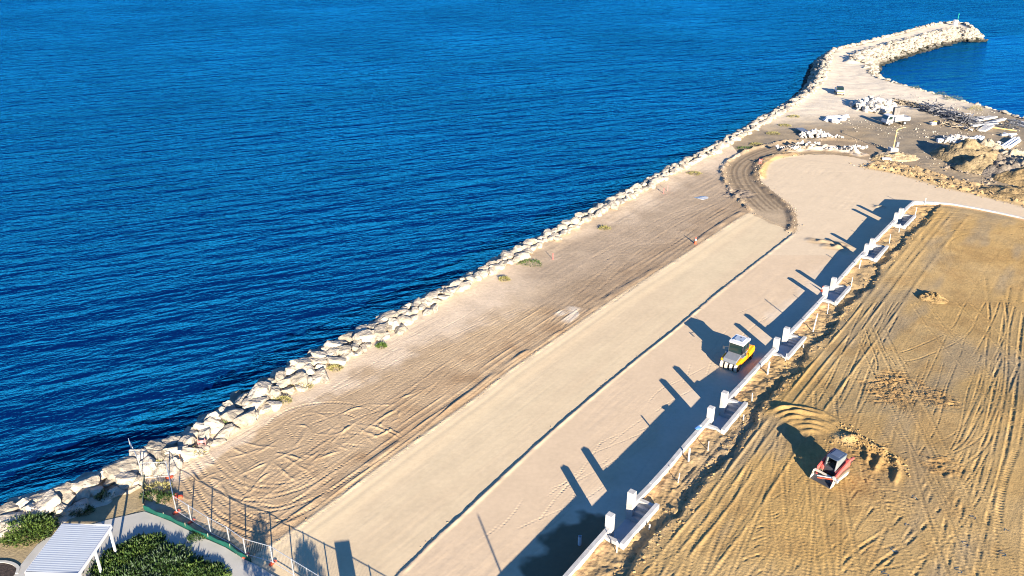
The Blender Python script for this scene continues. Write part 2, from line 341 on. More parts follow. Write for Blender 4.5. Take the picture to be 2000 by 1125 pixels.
# arcs of pushed sand around the loader
ARC = [(1498, 808), (1520, 800), (1560, 798), (1605, 808), (1645, 830), (1680, 856), (1705, 872), (1735, 888), (1757, 912)]
for k in range(6):
    f = k / 5.0; cx, cy = 1612, 868
    q = [(cx + (a - cx) * (1 - .55 * f), cy + (b - cy) * (1 - .62 * f)) for a, b in ARC[: 9 - k]]
    stamp(spline(GT(q), .5), ridge(.33 - .02 * k, .30, .5, .9, k), 1.1, .5, (.35, .23, .09), .9)
stamp(spline(GT([(1650, 846), (1690, 868), (1720, 884), (1748, 902), (1760, 920)]), .5), ridge(.30, .5, .8, .6, 31), 1.8, .3, (.35, .23, .09), 1.2)
for q in ([(1690, 868), (1695, 890), (1694, 908)], [(1722, 885), (1716, 905), (1706, 925)], [(1757, 912), (1752, 930), (1745, 950)]):
    stamp(spline(GT(q), .4), ridge(.22, .25, .6, .6, 4), 1.1, .2, (.35, .23, .09), .8)
stamp(spline(GT([(1625, 862), (1650, 858), (1675, 868)]), .4), ridge(.35, .6, .6, .6, 8), 1.8, .2, (.44, .32, .16), 1.2)
# churned patches
for px_, rr in (((1660, 760), 0), ((1730, 770), 2.6), ((1745, 740), 2.2), ((1755, 790), 1.8), ((1830, 770), 2.4), ((1600, 790), 1.5)):
    c = att(*px_)[:2]
    if rr: stamp(np.array([c, c + .1, c + .3]), lambda d, s, rr=rr: 0 * d, rr)
for p in PATCHES[:2]:
    for px_, rr in (((1730, 768), 3.4), ((1752, 735), 2.6), ((1830, 775), 3.0), ((1700, 900), 3.0), ((1835, 905), 2.0)):
        c = att(*px_)[:2]; m = smooth(rr, rr * .3, np.hypot(p.X - c[0], p.Y - c[1]) + fbm(p.X, p.Y, 2) * 2)
        XR, YR = p.X * .8 - p.Y * .6, p.X * .6 + p.Y * .8; p.R += (m * .13 * fbm(XR / .5 + fbm(p.X, p.Y, 2), YR / .42 + fbm(p.Y, p.X, 2), 4, .65)).astype(np.float32)
        p.C = mix(p.C, (m * .6).astype(np.float32), (.30, .18, .07))
# dirt strip by the shore: long passes, loops near the fence, cross marks
for k in range(54):
    s = rnd.random(); c = G([(560 + 760 * s, 905 - 470 * s)])[0] + np.array([rnd.uniform(-6, 4), rnd.uniform(-4, 4)])
    th = AZ + rnd.gauss(0, .07); L = rnd.uniform(5, 15); t = np.array([math.sin(th), math.cos(th)]); n = np.array([t[1], -t[0]]); b = rnd.gauss(0, .05) * L
    pair(spline([c - t * L, c - t * L / 3 + n * b, c + t * L / 3 + n * b, c + t * L], .6), 1.7, rnd.uniform(.15, .3), rnd.uniform(.015, .038), .012)
for pts, dep in [([(430, 985), (500, 988), (570, 975), (630, 950), (700, 905)], .08), ([(440, 965), (520, 975), (580, 960), (650, 915)], .07),
                 ([(400, 930), (440, 960), (500, 1000), (560, 1000), (620, 970)], .08), ([(370, 880), (420, 930), (470, 960), (540, 965)], .08),
                 ([(360, 900), (400, 960), (450, 1010), (520, 1040)], .09), ([(345, 930), (390, 1000), (460, 1045), (530, 1062)], .10),
                 ([(560, 870), (540, 830), (600, 800), (690, 800), (740, 830)], .06), ([(620, 900), (600, 850), (660, 820), (740, 790)], .06),
                 ([(450, 880), (500, 920), (560, 930), (620, 900)], .07), ([(520, 900), (600, 880), (640, 850), (700, 840)], .05),
                 ([(720, 860), (660, 860), (610, 900), (640, 940)], .06), ([(1430, 372), (1340, 420), (1260, 470), (1160, 560), (1080, 640)], .07),
                 ([(1460, 385), (1380, 440), (1290, 510), (1180, 590)], .07), ([(1440, 350), (1400, 390), (1300, 430), (1180, 500)], .05),
                 ([(1320, 440), (1300, 470), (1240, 475), (1160, 510)], .05)]:
    pair(spline(G(pts), .5), 1.8, .28, dep, .03, .34)
for k in range(60):                                             # short cross cuts left by the grader and the loader
    s = rnd.random(); c = G([(380 + 420 * s + rnd.uniform(-30, 60), 940 - 150 * s + rnd.uniform(-30, 60))])[0]
    th = AZ + R(90) + rnd.gauss(0, .3) if k % 2 else AZ + rnd.gauss(0, .3); L = rnd.uniform(.8, 2.2); t = np.array([math.sin(th), math.cos(th)])
    stamp(spline([c - t * L, c + [rnd.gauss(0, .2), rnd.gauss(0, .2)], c + t * L], .4), ridge(rnd.uniform(.04, .10), .12, .5, .7, k), .6, .3)
for k in range(9):                                              # grader cuts in the foot of the road edge
    stamp(offset(ROADL, -.9 - .75 * k), lambda d, s, k=k: (.05 - .004 * k) * np.exp(-(d / .12) ** 2) * np.clip(vn(s / 6, s * 0 + k * 3.3) * 3 + .7, 0, 1.8), .6)
# plaza: concentric roller marks, faint prints
for k in range(10):
    q = offset(spline(G(trk_in[3:9]), .8), -.2 - 0 * k); P = offset(q, 2.0 + 1.15 * k)
    stamp(P, lambda d, s, k=k: -.010 * np.exp(-(d / .15) ** 2) * np.clip(vn(s / 3 + k * 5.1, s * 0 + k) * 4, 0, 1.2), .5)
for k in range(46):
    s = rnd.random(); c = G([(900 + 640 * s + rnd.uniform(0, 60), 1090 - 560 * s)])[0] + [rnd.uniform(0, 4), rnd.uniform(-3, 3)]
    th = AZ + rnd.gauss(0, .25) ; L = rnd.uniform(1, 5); t = np.array([math.sin(th), math.cos(th)])
    stamp(spline([c - t * L, c + [rnd.gauss(0, .3), rnd.gauss(0, .2)], c + t * L], .5), rut(.14, .022, .014, .34), .5)
# S-bend: haul ruts
for o in (1.6, 2.4, 3.6, 4.4, 5.3, 6.1):
    stamp(offset(spline(G(trk_out[:9]), 1), o), rut(.28, .08, .0), .7, .2, (.20, .15, .095), .3)
# mound of sand left on the plaza next to the wall
for q, h in (([(1570, 468), (1600, 472), (1640, 478), (1662, 486)], .22), ([(1600, 480), (1640, 485), (1655, 492)], .3), ([(1712, 402), (1722, 408)], .5)):
    stamp(spline(G(q), .5), ridge(h, .6, .8, .8, 3), 2.2, .1, (.34, .25, .15), 1.4)
# hole of broken dirt beside the S-bend
for p in PATCHES[1:2]:
    c = at(1440, 378); m = smooth(3.6, 1.5, np.hypot(p.X - c[0], p.Y - c[1])); p.R += (m * .4 * fbm(p.X / .9, p.Y / .9, 4, .6)).astype(np.float32)
    p.C = mix(p.C, (m * .7).astype(np.float32), (.19, .16, .135))
# H of pale stone dust spread on the dirt
for q in ([(1080, 617), (1110, 607)], [(1102, 600), (1138, 606)], [(1112, 604), (1122, 614), (1100, 632)]):
    stamp(spline(G(q), .4), lambda d, s: .02 + 0 * d, .62, .3, (.58, .50, .39), .7)

for p in PATCHES:
    p.Z = (p.H + p.R * np.where(p.sd > 0, 1, .3)).astype(np.float32)
    p.Z = np.where((p.dwall < .5) & p.lot, np.minimum(p.Z, WT(p.Y) - .12), p.Z)
    for c, T, gap, z in BAYS:
        lx = (p.X - c[0]) * T[1] - (p.Y - c[1]) * T[0]; ly = (p.X - c[0]) * T[0] + (p.Y - c[1]) * T[1]
        p.Z = np.where((lx > .05) & (lx < 1.95) & (abs(ly) < 2.75), -.5, p.Z)
        p.Z = np.where((lx > 1.6) & (lx < 3.0) & (abs(ly) < 2.9) & p.lot & (p.Z > 0), np.minimum(p.Z, z - .25), p.Z)
    pin = inpoly(p.X, p.Y, PATH); p.Z = np.where(pin, -.12, p.Z)
    p.pin = pin
def zg(x, y):
    for p in PATCHES:
        if p.x0 <= x <= p.x1 and p.y0 <= y <= p.y1:
            i = min(max(int((x - p.x0) / p.d), 0), p.nx - 2); j = min(max(int((y - p.y0) / p.d), 0), p.ny - 2)
            fx = (x - p.x0) / p.d - i; fy = (y - p.y0) / p.d - j; Z = p.Z
            return float((Z[j, i] * (1 - fx) + Z[j, i + 1] * fx) * (1 - fy) + (Z[j + 1, i] * (1 - fx) + Z[j + 1, i + 1] * fx) * fy)
    return 0.0
# close the seams between patches of different resolution
def snap(fine, coarse, side):
    xs = fine.X[0] if side in 'tb' else None
    if side in 'tb':
        j = -1 if side == 't' else 0; jc = 0 if side == 't' else -1
        fine.Z[j] = np.interp(xs, coarse.X[jc], coarse.Z[jc]); 
    else:
        jj = np.interp(fine.Y[:, 0], coarse.Y[:, 0], coarse.Z[:, 0]); fine.Z[:, -1] = jj
snap(PATCHES[1], PATCHES[2], 't'); snap(PATCHES[0], PATCHES[1], 't'); snap(PATCHES[0], FRONT, 'b'); snap(PATCHES[0], SIDE, 'r')
SIDE.Z[-1] = np.interp(SIDE.X[-1], PATCHES[1].X[0], PATCHES[1].Z[0])

# ------------------------------------------------------------ materials
MATS = {}
def nodes(m):
    m.use_nodes = True; n = m.node_tree; b = n.nodes['Principled BSDF']; return n, b
def mat(name, col, rough=.8, metal=0., var=.12, scale=3., bump=.0, bscale=20., spec=.4, objvar=0.):
    if name in MATS: return MATS[name]
    m = bpy.data.materials.new(name); n, b = nodes(m); MATS[name] = m
    b.inputs['Roughness'].default_value = rough; b.inputs['Metallic'].default_value = metal; b.inputs['Specular IOR Level'].default_value = spec
    tc = n.nodes.new('ShaderNodeNewGeometry'); nz = n.nodes.new('ShaderNodeTexNoise'); nz.inputs['Scale'].default_value = scale; nz.inputs['Detail'].default_value = 6
    n.links.new(tc.outputs['Position'], nz.inputs['Vector'])
    mr = n.nodes.new('ShaderNodeMapRange'); mr.inputs[1].default_value = .3; mr.inputs[2].default_value = .7; mr.inputs[3].default_value = 1 - var; mr.inputs[4].default_value = 1 + var
    n.links.new(nz.outputs['Fac'], mr.inputs[0])
    mx = n.nodes.new('ShaderNodeMix'); mx.data_type = 'RGBA'; mx.blend_type = 'MULTIPLY'; mx.inputs[0].default_value = 1; mx.inputs[6].default_value = (*col, 1)
    last = mr.outputs[0]
    if objvar:
        oi = n.nodes.new('ShaderNodeObjectInfo'); m2 = n.nodes.new('ShaderNodeMapRange'); m2.inputs[3].default_value = 1 - objvar; m2.inputs[4].default_value = 1 + objvar
        n.links.new(oi.outputs['Random'], m2.inputs[0]); mm = n.nodes.new('ShaderNodeMath'); mm.operation = 'MULTIPLY'
        n.links.new(last, mm.inputs[0]); n.links.new(m2.outputs[0], mm.inputs[1]); last = mm.outputs[0]
    n.links.new(last, mx.inputs[7]); n.links.new(mx.outputs[2], b.inputs['Base Color'])
    if bump:
        n2 = n.nodes.new('ShaderNodeTexNoise'); n2.inputs['Scale'].default_value = bscale; n2.inputs['Detail'].default_value = 5
        n.links.new(tc.outputs['Position'], n2.inputs['Vector']); bp = n.nodes.new('ShaderNodeBump'); bp.inputs['Distance'].default_value = bump; bp.inputs['Strength'].default_value = 1
        n.links.new(n2.outputs['Fac'], bp.inputs['Height']); n.links.new(bp.outputs[0], b.inputs['Normal'])
    return m
def ground_mat(name, bump, fine=.09, mid=.10):
    m = bpy.data.materials.new(name); n, b = nodes(m); b.inputs['Roughness'].default_value = .95; b.inputs['Specular IOR Level'].default_value = .15
    ge = n.nodes.new('ShaderNodeNewGeometry'); a = n.nodes.new('ShaderNodeAttribute'); a.attribute_name = 'Col'
    cur = a.outputs['Color']
    for sc, v in ((.35, mid), (2.2, mid), (11., fine)):
        nz = n.nodes.new('ShaderNodeTexNoise'); nz.inputs['Scale'].default_value = sc; nz.inputs['Detail'].default_value = 6; n.links.new(ge.outputs['Position'], nz.inputs['Vector'])
        mr = n.nodes.new('ShaderNodeMapRange'); mr.inputs[1].default_value = .3; mr.inputs[2].default_value = .7; mr.inputs[3].default_value = 1 - v; mr.inputs[4].default_value = 1 + v
        n.links.new(nz.outputs['Fac'], mr.inputs[0]); mx = n.nodes.new('ShaderNodeMix'); mx.data_type = 'RGBA'; mx.blend_type = 'MULTIPLY'; mx.inputs[0].default_value = 1
        n.links.new(cur, mx.inputs[6]); n.links.new(mr.outputs[0], mx.inputs[7]); cur = mx.outputs[2]
    n.links.new(cur, b.inputs['Base Color'])
    nz = n.nodes.new('ShaderNodeTexNoise'); nz.inputs['Scale'].default_value = 5; nz.inputs['Detail'].default_value = 9; nz.inputs['Roughness'].default_value = .65
    n.links.new(ge.outputs['Position'], nz.inputs['Vector']); bp = n.nodes.new('ShaderNodeBump'); bp.inputs['Distance'].default_value = bump; bp.inputs['Strength'].default_value = 1
    n.links.new(nz.outputs['Fac'], bp.inputs['Height']); n.links.new(bp.outputs[0], b.inputs['Normal'])
    return m
M_rough = ground_mat('sandy_ground', .05); M_smooth = ground_mat('rolled_sand', .006, .025, .045)

def link(name, me, parent=None, kind=None, label=None, cat=None, group=None, loc=None, rz=None):
    o = bpy.data.objects.new(name, me); COL.objects.link(o)
    if parent: o.parent = parent
    if kind: o['kind'] = kind
    if label: o['label'] = label
    if cat: o['category'] = cat
    if group: o['group'] = group
    if loc is not None: o.location = tuple(float(a) for a in loc)
    if rz is not None: o.rotation_euler = (0, 0, rz)
    return o

# ------------------------------------------------------------ ground objects
allv, allc, quads, base = [], [], {0: [], 1: [], 2: [], 3: [], 4: []}, 0
for p in PATCHES:
    V = np.stack([p.X, p.Y, p.Z], -1).reshape(-1, 3); allv.append(V); allc.append(p.C.reshape(-1, 3))
    I = (np.arange(p.ny - 1)[:, None] * p.nx + np.arange(p.nx - 1)[None]) + base
    Q = np.stack([I, I + 1, I + p.nx + 1, I + p.nx], -1)
    zmax = np.maximum(np.maximum(p.Z[:-1, :-1], p.Z[1:, :-1]), np.maximum(p.Z[:-1, 1:], p.Z[1:, 1:]))
    # only what the water cannot hide; the sea bed further out is its own coarse sheet
    keep = zmax > SEA - 1.2
    keep &= ~(p.pin[:-1, :-1] & p.pin[1:, 1:] & (p.d < .3))
    reg = p.reg[:-1, :-1]
    for r in range(5):
        quads[r].append(Q[keep & (reg == r)])
    base += len(V)
AV = np.vstack(allv); AC = np.vstack(allc)
def mesh_from(name, Q, m, **kw):
    Q = np.concatenate(Q) if isinstance(Q, list) else Q
    used, inv = np.unique(Q.ravel(), return_inverse=True)
    V = AV[used]; me = bpy.data.meshes.new(name); nf = len(Q)
    me.vertices.add(len(V)); me.vertices.foreach_set('co', V.astype(np.float32).ravel())
    me.loops.add(nf * 4); me.loops.foreach_set('vertex_index', inv.astype(np.int32))
    me.polygons.add(nf); me.polygons.foreach_set('loop_start', np.arange(nf, dtype=np.int32) * 4)
    me.polygons.foreach_set('use_smooth', np.ones(nf, bool))
    ca = me.color_attributes.new('Col', 'FLOAT_COLOR', 'POINT')
    ca.data.foreach_set('color', np.hstack([AC[used], np.ones((len(V), 1))]).astype(np.float32).ravel())
    me.update(calc_edges=True); me.materials.append(m)
    return link(name, me, kind='structure', **kw)
mesh_from('ground', quads[0], M_rough)
mesh_from('road', quads[1], M_smooth)
mesh_from('dirt_track', quads[2], M_rough)
mesh_from('sand_lot', quads[3], M_rough)
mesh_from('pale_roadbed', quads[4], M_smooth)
# sea bed and the sea
me = bpy.data.meshes.new('sea_bed'); me.from_pydata([(-2500, -300, -9), (2500, -300, -9), (2500, 3500, -9), (-2500, 3500, -9)], [], [(0, 1, 2, 3)])
me.materials.append(mat('sea_bed', (.05, .06, .05))); link('sea_bed', me, kind='structure')

def water_mat(name, wave, body):
    m = bpy.data.materials.new(name); m.use_nodes = True; n = m.node_tree; n.nodes.clear()
    out = n.nodes.new('ShaderNodeOutputMaterial'); df = n.nodes.new('ShaderNodeBsdfDiffuse'); gl = n.nodes.new('ShaderNodeBsdfGlossy'); fr = n.nodes.new('ShaderNodeFresnel'); ms = n.nodes.new('ShaderNodeMixShader')
    df.inputs['Color'].default_value = (*body, 1); gl.inputs['Color'].default_value = (.03, .55, 1, 1); gl.inputs['Roughness'].default_value = .10; fr.inputs['IOR'].default_value = 1.42
    n.links.new(fr.outputs[0], ms.inputs[0]); n.links.new(df.outputs[0], ms.inputs[1]); n.links.new(gl.outputs[0], ms.inputs[2]); n.links.new(ms.outputs[0], out.inputs[0])
    ge = n.nodes.new('ShaderNodeNewGeometry'); acc = None
    for (rot, sx, sy, amp, det) in ((25, .05, .22, 3.2, 3), (16, .15, .5, 1.5, 3), (36, .6, 1.5, .55, 3), (8, 1.8, 3.2, .18, 4)):
        mp = n.nodes.new('ShaderNodeMapping'); mp.vector_type = 'TEXTURE'; mp.inputs['Rotation'].default_value = (0, 0, R(rot)); mp.inputs['Scale'].default_value = (1 / sx, 1 / sy, 1)
        n.links.new(ge.outputs['Position'], mp.inputs['Vector'])
        nz = n.nodes.new('ShaderNodeTexNoise'); nz.inputs['Scale'].default_value = 1; nz.inputs['Detail'].default_value = det; nz.inputs['Roughness'].default_value = .55; nz.inputs['Distortion'].default_value = .4
        n.links.new(mp.outputs[0], nz.inputs['Vector'])
        mu = n.nodes.new('ShaderNodeMath'); mu.operation = 'MULTIPLY'; mu.inputs[1].default_value = amp * wave; n.links.new(nz.outputs['Fac'], mu.inputs[0])
        if acc is None: acc = mu.outputs[0]
        else:
            ad = n.nodes.new('ShaderNodeMath'); n.links.new(acc, ad.inputs[0]); n.links.new(mu.outputs[0], ad.inputs[1]); acc = ad.outputs[0]
    bp = n.nodes.new('ShaderNodeBump'); bp.inputs['Distance'].default_value = 1; bp.inputs['Strength'].default_value = 1
    wn = n.nodes.new('ShaderNodeTexNoise'); wn.inputs['Scale'].default_value = .018; wn.inputs['Detail'].default_value = 3; n.links.new(ge.outputs['Position'], wn.inputs['Vector'])   # gusts
    wr = n.nodes.new('ShaderNodeMapRange'); wr.inputs[1].default_value = .3; wr.inputs[2].default_value = .7; wr.inputs[3].default_value = .65; wr.inputs[4].default_value = 1.35; n.links.new(wn.outputs['Fac'], wr.inputs[0])
    wm = n.nodes.new('ShaderNodeMath'); wm.operation = 'MULTIPLY'; n.links.new(acc, wm.inputs[0]); n.links.new(wr.outputs[0], wm.inputs[1]); n.links.new(wm.outputs[0], bp.inputs['Height'])
    for q in (df, gl, fr): n.links.new(bp.outputs[0], q.inputs['Normal'])
    return m
hb = [tuple(MOUND[0] + [2, -2])] + [tuple(q) for q in MOUND[1:]]
tipx, tipy = MOUND[-1]
sea_v = [(-2500, -300), (2500, -300), (2500, 3500), (-2500, 3500)]
def sheet(name, pts, z, m, kind='structure', **kw):
    me = bpy.data.meshes.new(name); bm = bmesh.new(); vs = [bm.verts.new((float(a), float(b), z)) for a, b in pts]; bm.faces.new(vs)
    bmesh.ops.triangulate(bm, faces=bm.faces[:]); bm.to_mesh(me); bm.free(); me.materials.append(m)
    return link(name, me, kind=kind, **kw)
M_sea = water_mat('open_sea', .64, (.0003, .007, .05)); M_harb = water_mat('harbour_water', .38, (.001, .03, .12))
kink = tuple(MOUND[0])
sheet('sea', [(-2500, -300), (60, -300), (60, 120), kink] + [tuple(q) for q in MOUND[1:]] + [(tipx + 60, tipy + 25), (2500, tipy + 1000), (2500, 3500), (-2500, 3500)], SEA, M_sea)
sheet('harbour_water', [(60, -300), (2500, -300), (2500, tipy + 1000), (tipx + 60, tipy + 25)] + [tuple(q) for q in MOUND[1:]][::-1] + [kink, (60, 120)], SEA, M_harb)
bpy.data.objects['sea'].data.polygons.foreach_set('use_smooth', [True] * len(bpy.data.objects['sea'].data.polygons))

# ------------------------------------------------------------ mesh builder
class MB:
    def __init__(s): s.bm = bmesh.new()
    def box(s, c, d, rot=None, taper=1.0, tf=None):
        M = Matrix.Translation(c) @ ((rot.to_4x4() if rot else Matrix.Identity(4)) @ Matrix.Diagonal((*d, 1)))
        if tf: M = tf @ M
        r = bmesh.ops.create_cube(s.bm, size=1, matrix=Matrix.Identity(4))
        for v in r['verts']:
            if v.co.z > 0: v.co.x *= taper; v.co.y *= taper
            v.co = M @ v.co
        return s
    def bar(s, a, b, wd, ht=None):
        a = Vector(a); b = Vector(b); d = b - a; q = d.to_track_quat('Y', 'Z').to_matrix()
        return s.box(tuple((a + b) / 2), (wd, d.length, ht or wd), q)
    def cyl(s, a, b, r0, r1=None, n=10, caps=True):
        a = Vector(a); b = Vector(b); d = b - a
        M = Matrix.Translation((a + b) / 2) @ d.to_track_quat('Z', 'Y').to_matrix().to_4x4()
        bmesh.ops.create_cone(s.bm, cap_ends=caps, segments=n, radius1=r0, radius2=r0 if r1 is None else r1, depth=d.length, matrix=M); return s
    def prism(s, poly, z0, z1, axis='z'):
        "poly extruded along an axis; poly coordinates are the two other axes in order"
        def P(a, b, z): return (a, b, z) if axis == 'z' else ((z, a, b) if axis == 'x' else (a, z, b))
        lo = [s.bm.verts.new(P(a, b, z0)) for a, b in poly]; hi = [s.bm.verts.new(P(a, b, z1)) for a, b in poly]; n = len(poly)
        s.bm.faces.new(lo[::-1]); s.bm.faces.new(hi)
        for i in range(n): s.bm.faces.new((lo[i], lo[(i + 1) % n], hi[(i + 1) % n], hi[i]))
        return s
    def mesh(s, name, m, bevel=0, smooth=False):
        bm = s.bm
        bmesh.ops.recalc_face_normals(bm, faces=bm.faces[:])
        if bevel: bmesh.ops.bevel(bm, geom=bm.edges[:], offset=bevel, segments=1, affect='EDGES', clamp_overlap=True)
        me = bpy.data.meshes.new(name); bm.to_mesh(me); bm.free(); me.materials.append(m)
        if smooth: me.polygons.foreach_set('use_smooth', [True] * len(me.polygons))
        return me
    def build(s, name, m, parent=None, bevel=0, smooth=False, **kw): return link(name, s.mesh(name, m, bevel, smooth), parent, **kw)
def empty(name, loc, rz=0, **kw):
    return link(name, None, loc=loc, rz=rz, **kw)
def heading(a, b):
    d = b - a; return -math.atan2(d[0], d[1])              # rotation that turns local +Y from a to b

M_conc = mat('white_concrete', (.42, .41, .385), .8, var=.2, scale=1.3, bump=.01, bscale=18, objvar=.05)
M_concg = mat('landing_concrete', (.42, .42, .41), .8, var=.10, scale=1.5, bump=.01, bscale=18)
M_rock = mat('limestone', (.365, .32, .25), .9, var=.32, scale=1.4, bump=.2, bscale=2.2, objvar=.3)
_n = M_rock.node_tree; _b = _n.nodes['Principled BSDF']; _src = _b.inputs['Base Color'].links[0].from_socket          # wet, weedy band near the water
_g = _n.nodes.new('ShaderNodeNewGeometry'); _s = _n.nodes.new('ShaderNodeSeparateXYZ'); _m = _n.nodes.new('ShaderNodeMapRange'); _m.inputs[1].default_value = -1.9; _m.inputs[2].default_value = -1.0
_x = _n.nodes.new('ShaderNodeMix'); _x.data_type = 'RGBA'; _x.inputs[6].default_value = (.035, .034, .026, 1)
_n.links.new(_g.outputs['Position'], _s.inputs[0]); _n.links.new(_s.outputs['Z'], _m.inputs[0]); _n.links.new(_m.outputs[0], _x.inputs[0]); _n.links.new(_src, _x.inputs[7]); _n.links.new(_x.outputs[2], _b.inputs['Base Color'])
M_pvc = mat('white_plastic', (.62, .62, .60), .4, var=.03)
M_galv = mat('galvanised_steel', (.55, .57, .58), .45, .6, var=.08)
M_rust = mat('rusty_steel', (.28, .13, .06), .8, .2, var=.2)
M_red = mat('orange_red_plastic', (.72, .10, .04), .5, var=.08)
M_pink = mat('pink_plastic', (.78, .16, .15), .5, var=.08)
M_black = mat('black_rubber', (.03, .03, .032), .8, var=.2, scale=6)
M_dark = mat('dark_painted_steel', (.05, .055, .065), .45, var=.1)
M_grey = mat('grey_painted_steel', (.16, .175, .20), .45, var=.08)
M_glass = mat('dark_glass', (.012, .028, .026), .08, var=.1, spec=.8)
M_yel = mat('machine_yellow', (.78, .30, .008), .4, var=.08, spec=.5)
M_white = mat('white_paint', (.62, .62, .61), .4, var=.04)
M_cream = mat('dusty_cream_paint', (.62, .56, .44), .6, var=.12, scale=4)
M_redp = mat('faded_red_paint', (.62, .11, .09), .5, var=.12, scale=4)
M_track = mat('dusty_rubber_track', (.16, .13, .09), .9, var=.2, scale=8)
M_dustt = mat('dusty_tyre_tread', (.60, .53, .43), .9, var=.15, scale=6)
M_wood = mat('weathered_wood', (.36, .29, .20), .85, var=.15, scale=3)

# ------------------------------------------------------------ retaining wall and stair bays
wallt = empty('retaining_wall', (*WALLM[0], 0), label='long low white concrete retaining wall holding up the golden sand lot', cat='wall')
TH = .36
def wall_panels(P, breaks, z_of, side=1.0, step=3.0):
    seg = np.linalg.norm(np.diff(P, axis=0), axis=1); S = np.concatenate([[0], np.cumsum(seg)])
    X = lambda s: np.array([np.interp(s, S, P[:, 0]), np.interp(s, S, P[:, 1])])
    Off = offset(P, TH * side); XO = lambda s: np.array([np.interp(s, S, Off[:, 0]), np.interp(s, S, Off[:, 1])])
    edges = [0.0] + [e for b in breaks for e in b] + [S[-1]]
    for i in range(0, len(edges), 2):
        a, b = edges[i], edges[i + 1]; n = max(1, round((b - a) / step))
        if b - a < .1: continue
        for k in range(n):
            s0 = a + (b - a) * k / n + .012; s1 = a + (b - a) * (k + 1) / n - .012
            q = [X(s0), X(s1), XO(s1), XO(s0)]; m = MB(); dz = rnd.gauss(0, .006)
            lo = [m.bm.verts.new((*c, -.45)) for c in q]; hi = [m.bm.verts.new((*c, z_of(c) + dz)) for c in q]
            m.bm.faces.new(lo[::-1]); m.bm.faces.new(hi)
            for j in range(4): m.bm.faces.new((lo[j], lo[(j + 1) % 4], hi[(j + 1) % 4], hi[j]))
            me = m.mesh('wall_panel', M_conc, bevel=.015); me.transform(Matrix.Translation((-WALLM[0][0], -WALLM[0][1], 0)))
            link('wall_panel', me, wallt)
zof = lambda c: float(WT(c[1]))
segm = np.linalg.norm(np.diff(WALL_MAIN, axis=0), axis=1); SM = np.concatenate([[0], np.cumsum(segm)])
br = []
for c, T, gap, z in BAYS:
    i = int(np.argmin(np.linalg.norm(WALL_MAIN - c, axis=1))); t = (WALL_MAIN[min(i + 1, len(WALL_MAIN) - 1)] - WALL_MAIN[i]); t = t / (np.linalg.norm(t) + 1e-9)
    s = SM[i] + (c - WALL_MAIN[i]) @ t
    br.append((s - gap / 2 - .30, s + gap / 2 + .30))
wall_panels(WALL_MAIN, br, zof)
wall_panels(RET, [], zof)
bay_lab = ['nearest stair bay in the white wall, lowest in the photo', 'stair bay in the white wall below the roller, beside the blue scrap',
           'stair bay in the white wall just right of the yellow roller', 'stair bay in the white wall behind the orange and white cone',
           'second farthest stair bay in the white wall', 'farthest stair bay, beside the corner of the white wall']
for (c, T, gap, z), lab in zip(BAYS, bay_lab):
    b = empty('stair_bay', (*c, 0), -math.atan2(T[0], T[1]), label=lab, cat='stairs', group='stair bays in the white retaining wall')
    for s in (-1, 1):
        MB().box((TH / 2 - .04, s * (gap / 2 + .28), (z + 1.08 - .4) / 2), (.55, .55, z + 1.08 + .4)).build('pillar', M_conc, b, bevel=.02)
        e = gap / 2 + .28 + .28
        MB().box((TH / 2 + .002, s * (e + 2.78) / 2, (z - .4 - .02) / 2), (TH - .02, 2.78 - e, z + .4)).build('wing_wall', M_conc, b, bevel=.01)
        L = 2.78 - gap / 2; n = 4
        for k in range(n):
            y0 = gap / 2 + L * k / n; h = .22 + (z - .18 - .22) * (k + 1) / n
            MB().box(((TH + .004 + 1.70) / 2, s * (y0 + L / n / 2), (h - .4) / 2), (1.70 - TH - .012, L / n - .006, h + .4)).build('step', M_concg if k < n - 1 else M_conc, b, bevel=.01)
    MB().box((1.875, 0, (z - .4) / 2), (.35, 5.6, z + .4)).build('back_wall', M_conc, b, bevel=.015)
    MB().box(((TH + 1.70) / 2 - .2, 0, -.1), (1.70 - TH + .4, gap - .006, .6)).build('landing', M_concg, b, bevel=.01)

# ------------------------------------------------------------ boulders
def boulder_mesh(seed, sub=3, flat=False):
    'an icosphere cut by random planes'
    r = random.Random(seed); bm = bmesh.new(); bmesh.ops.create_icosphere(bm, subdivisions=sub, radius=1)
    pl = []
    for _ in range(11):
        n = Vector((r.gauss(0, 1), r.gauss(0, 1), r.gauss(0, 1))).normalized(); pl.append((n, r.uniform(.55, .92)))
    pl.append((Vector((r.gauss(0, .15), r.gauss(0, .15), 1)).normalized(), r.uniform(.55, .75)))
    from mathutils import noise
    for v in bm.verts:
        n = v.co.normalized(); t = 1.15
        for q, d in pl:
            c = n.dot(q)
            if c > 1e-3: t = min(t, d / c)
        k = 1 + .10 * noise.noise(n * 2.2 + Vector((seed, 0, 0))) + .05 * noise.noise(n * 6 + Vector((0, seed, 0)))
        v.co = n * t * k
    sx, sy, sz = r.uniform(.95, 1.35), r.uniform(.75, 1.0), r.uniform(.6, .8)
    for v in bm.verts: v.co = Vector((v.co.x * sx, v.co.y * sy, v.co.z * sz))
    me = bpy.data.meshes.new('boulder'); bm.to_mesh(me); bm.free(); me.materials.append(M_rock); return me
BIG = [boulder_mesh(i, 4) for i in range(12)]
LOW = [boulder_mesh(40 + i, 2) for i in range(6)]
M_rubble = mat('white_quarry_rock', (.46, .435, .39), .9, var=.25, scale=1.2, bump=.1, bscale=3, objvar=.2)
LOWW = [m_.copy() for m_ in LOW]
for m_ in LOWW: m_.materials.clear(); m_.materials.append(M_rubble)
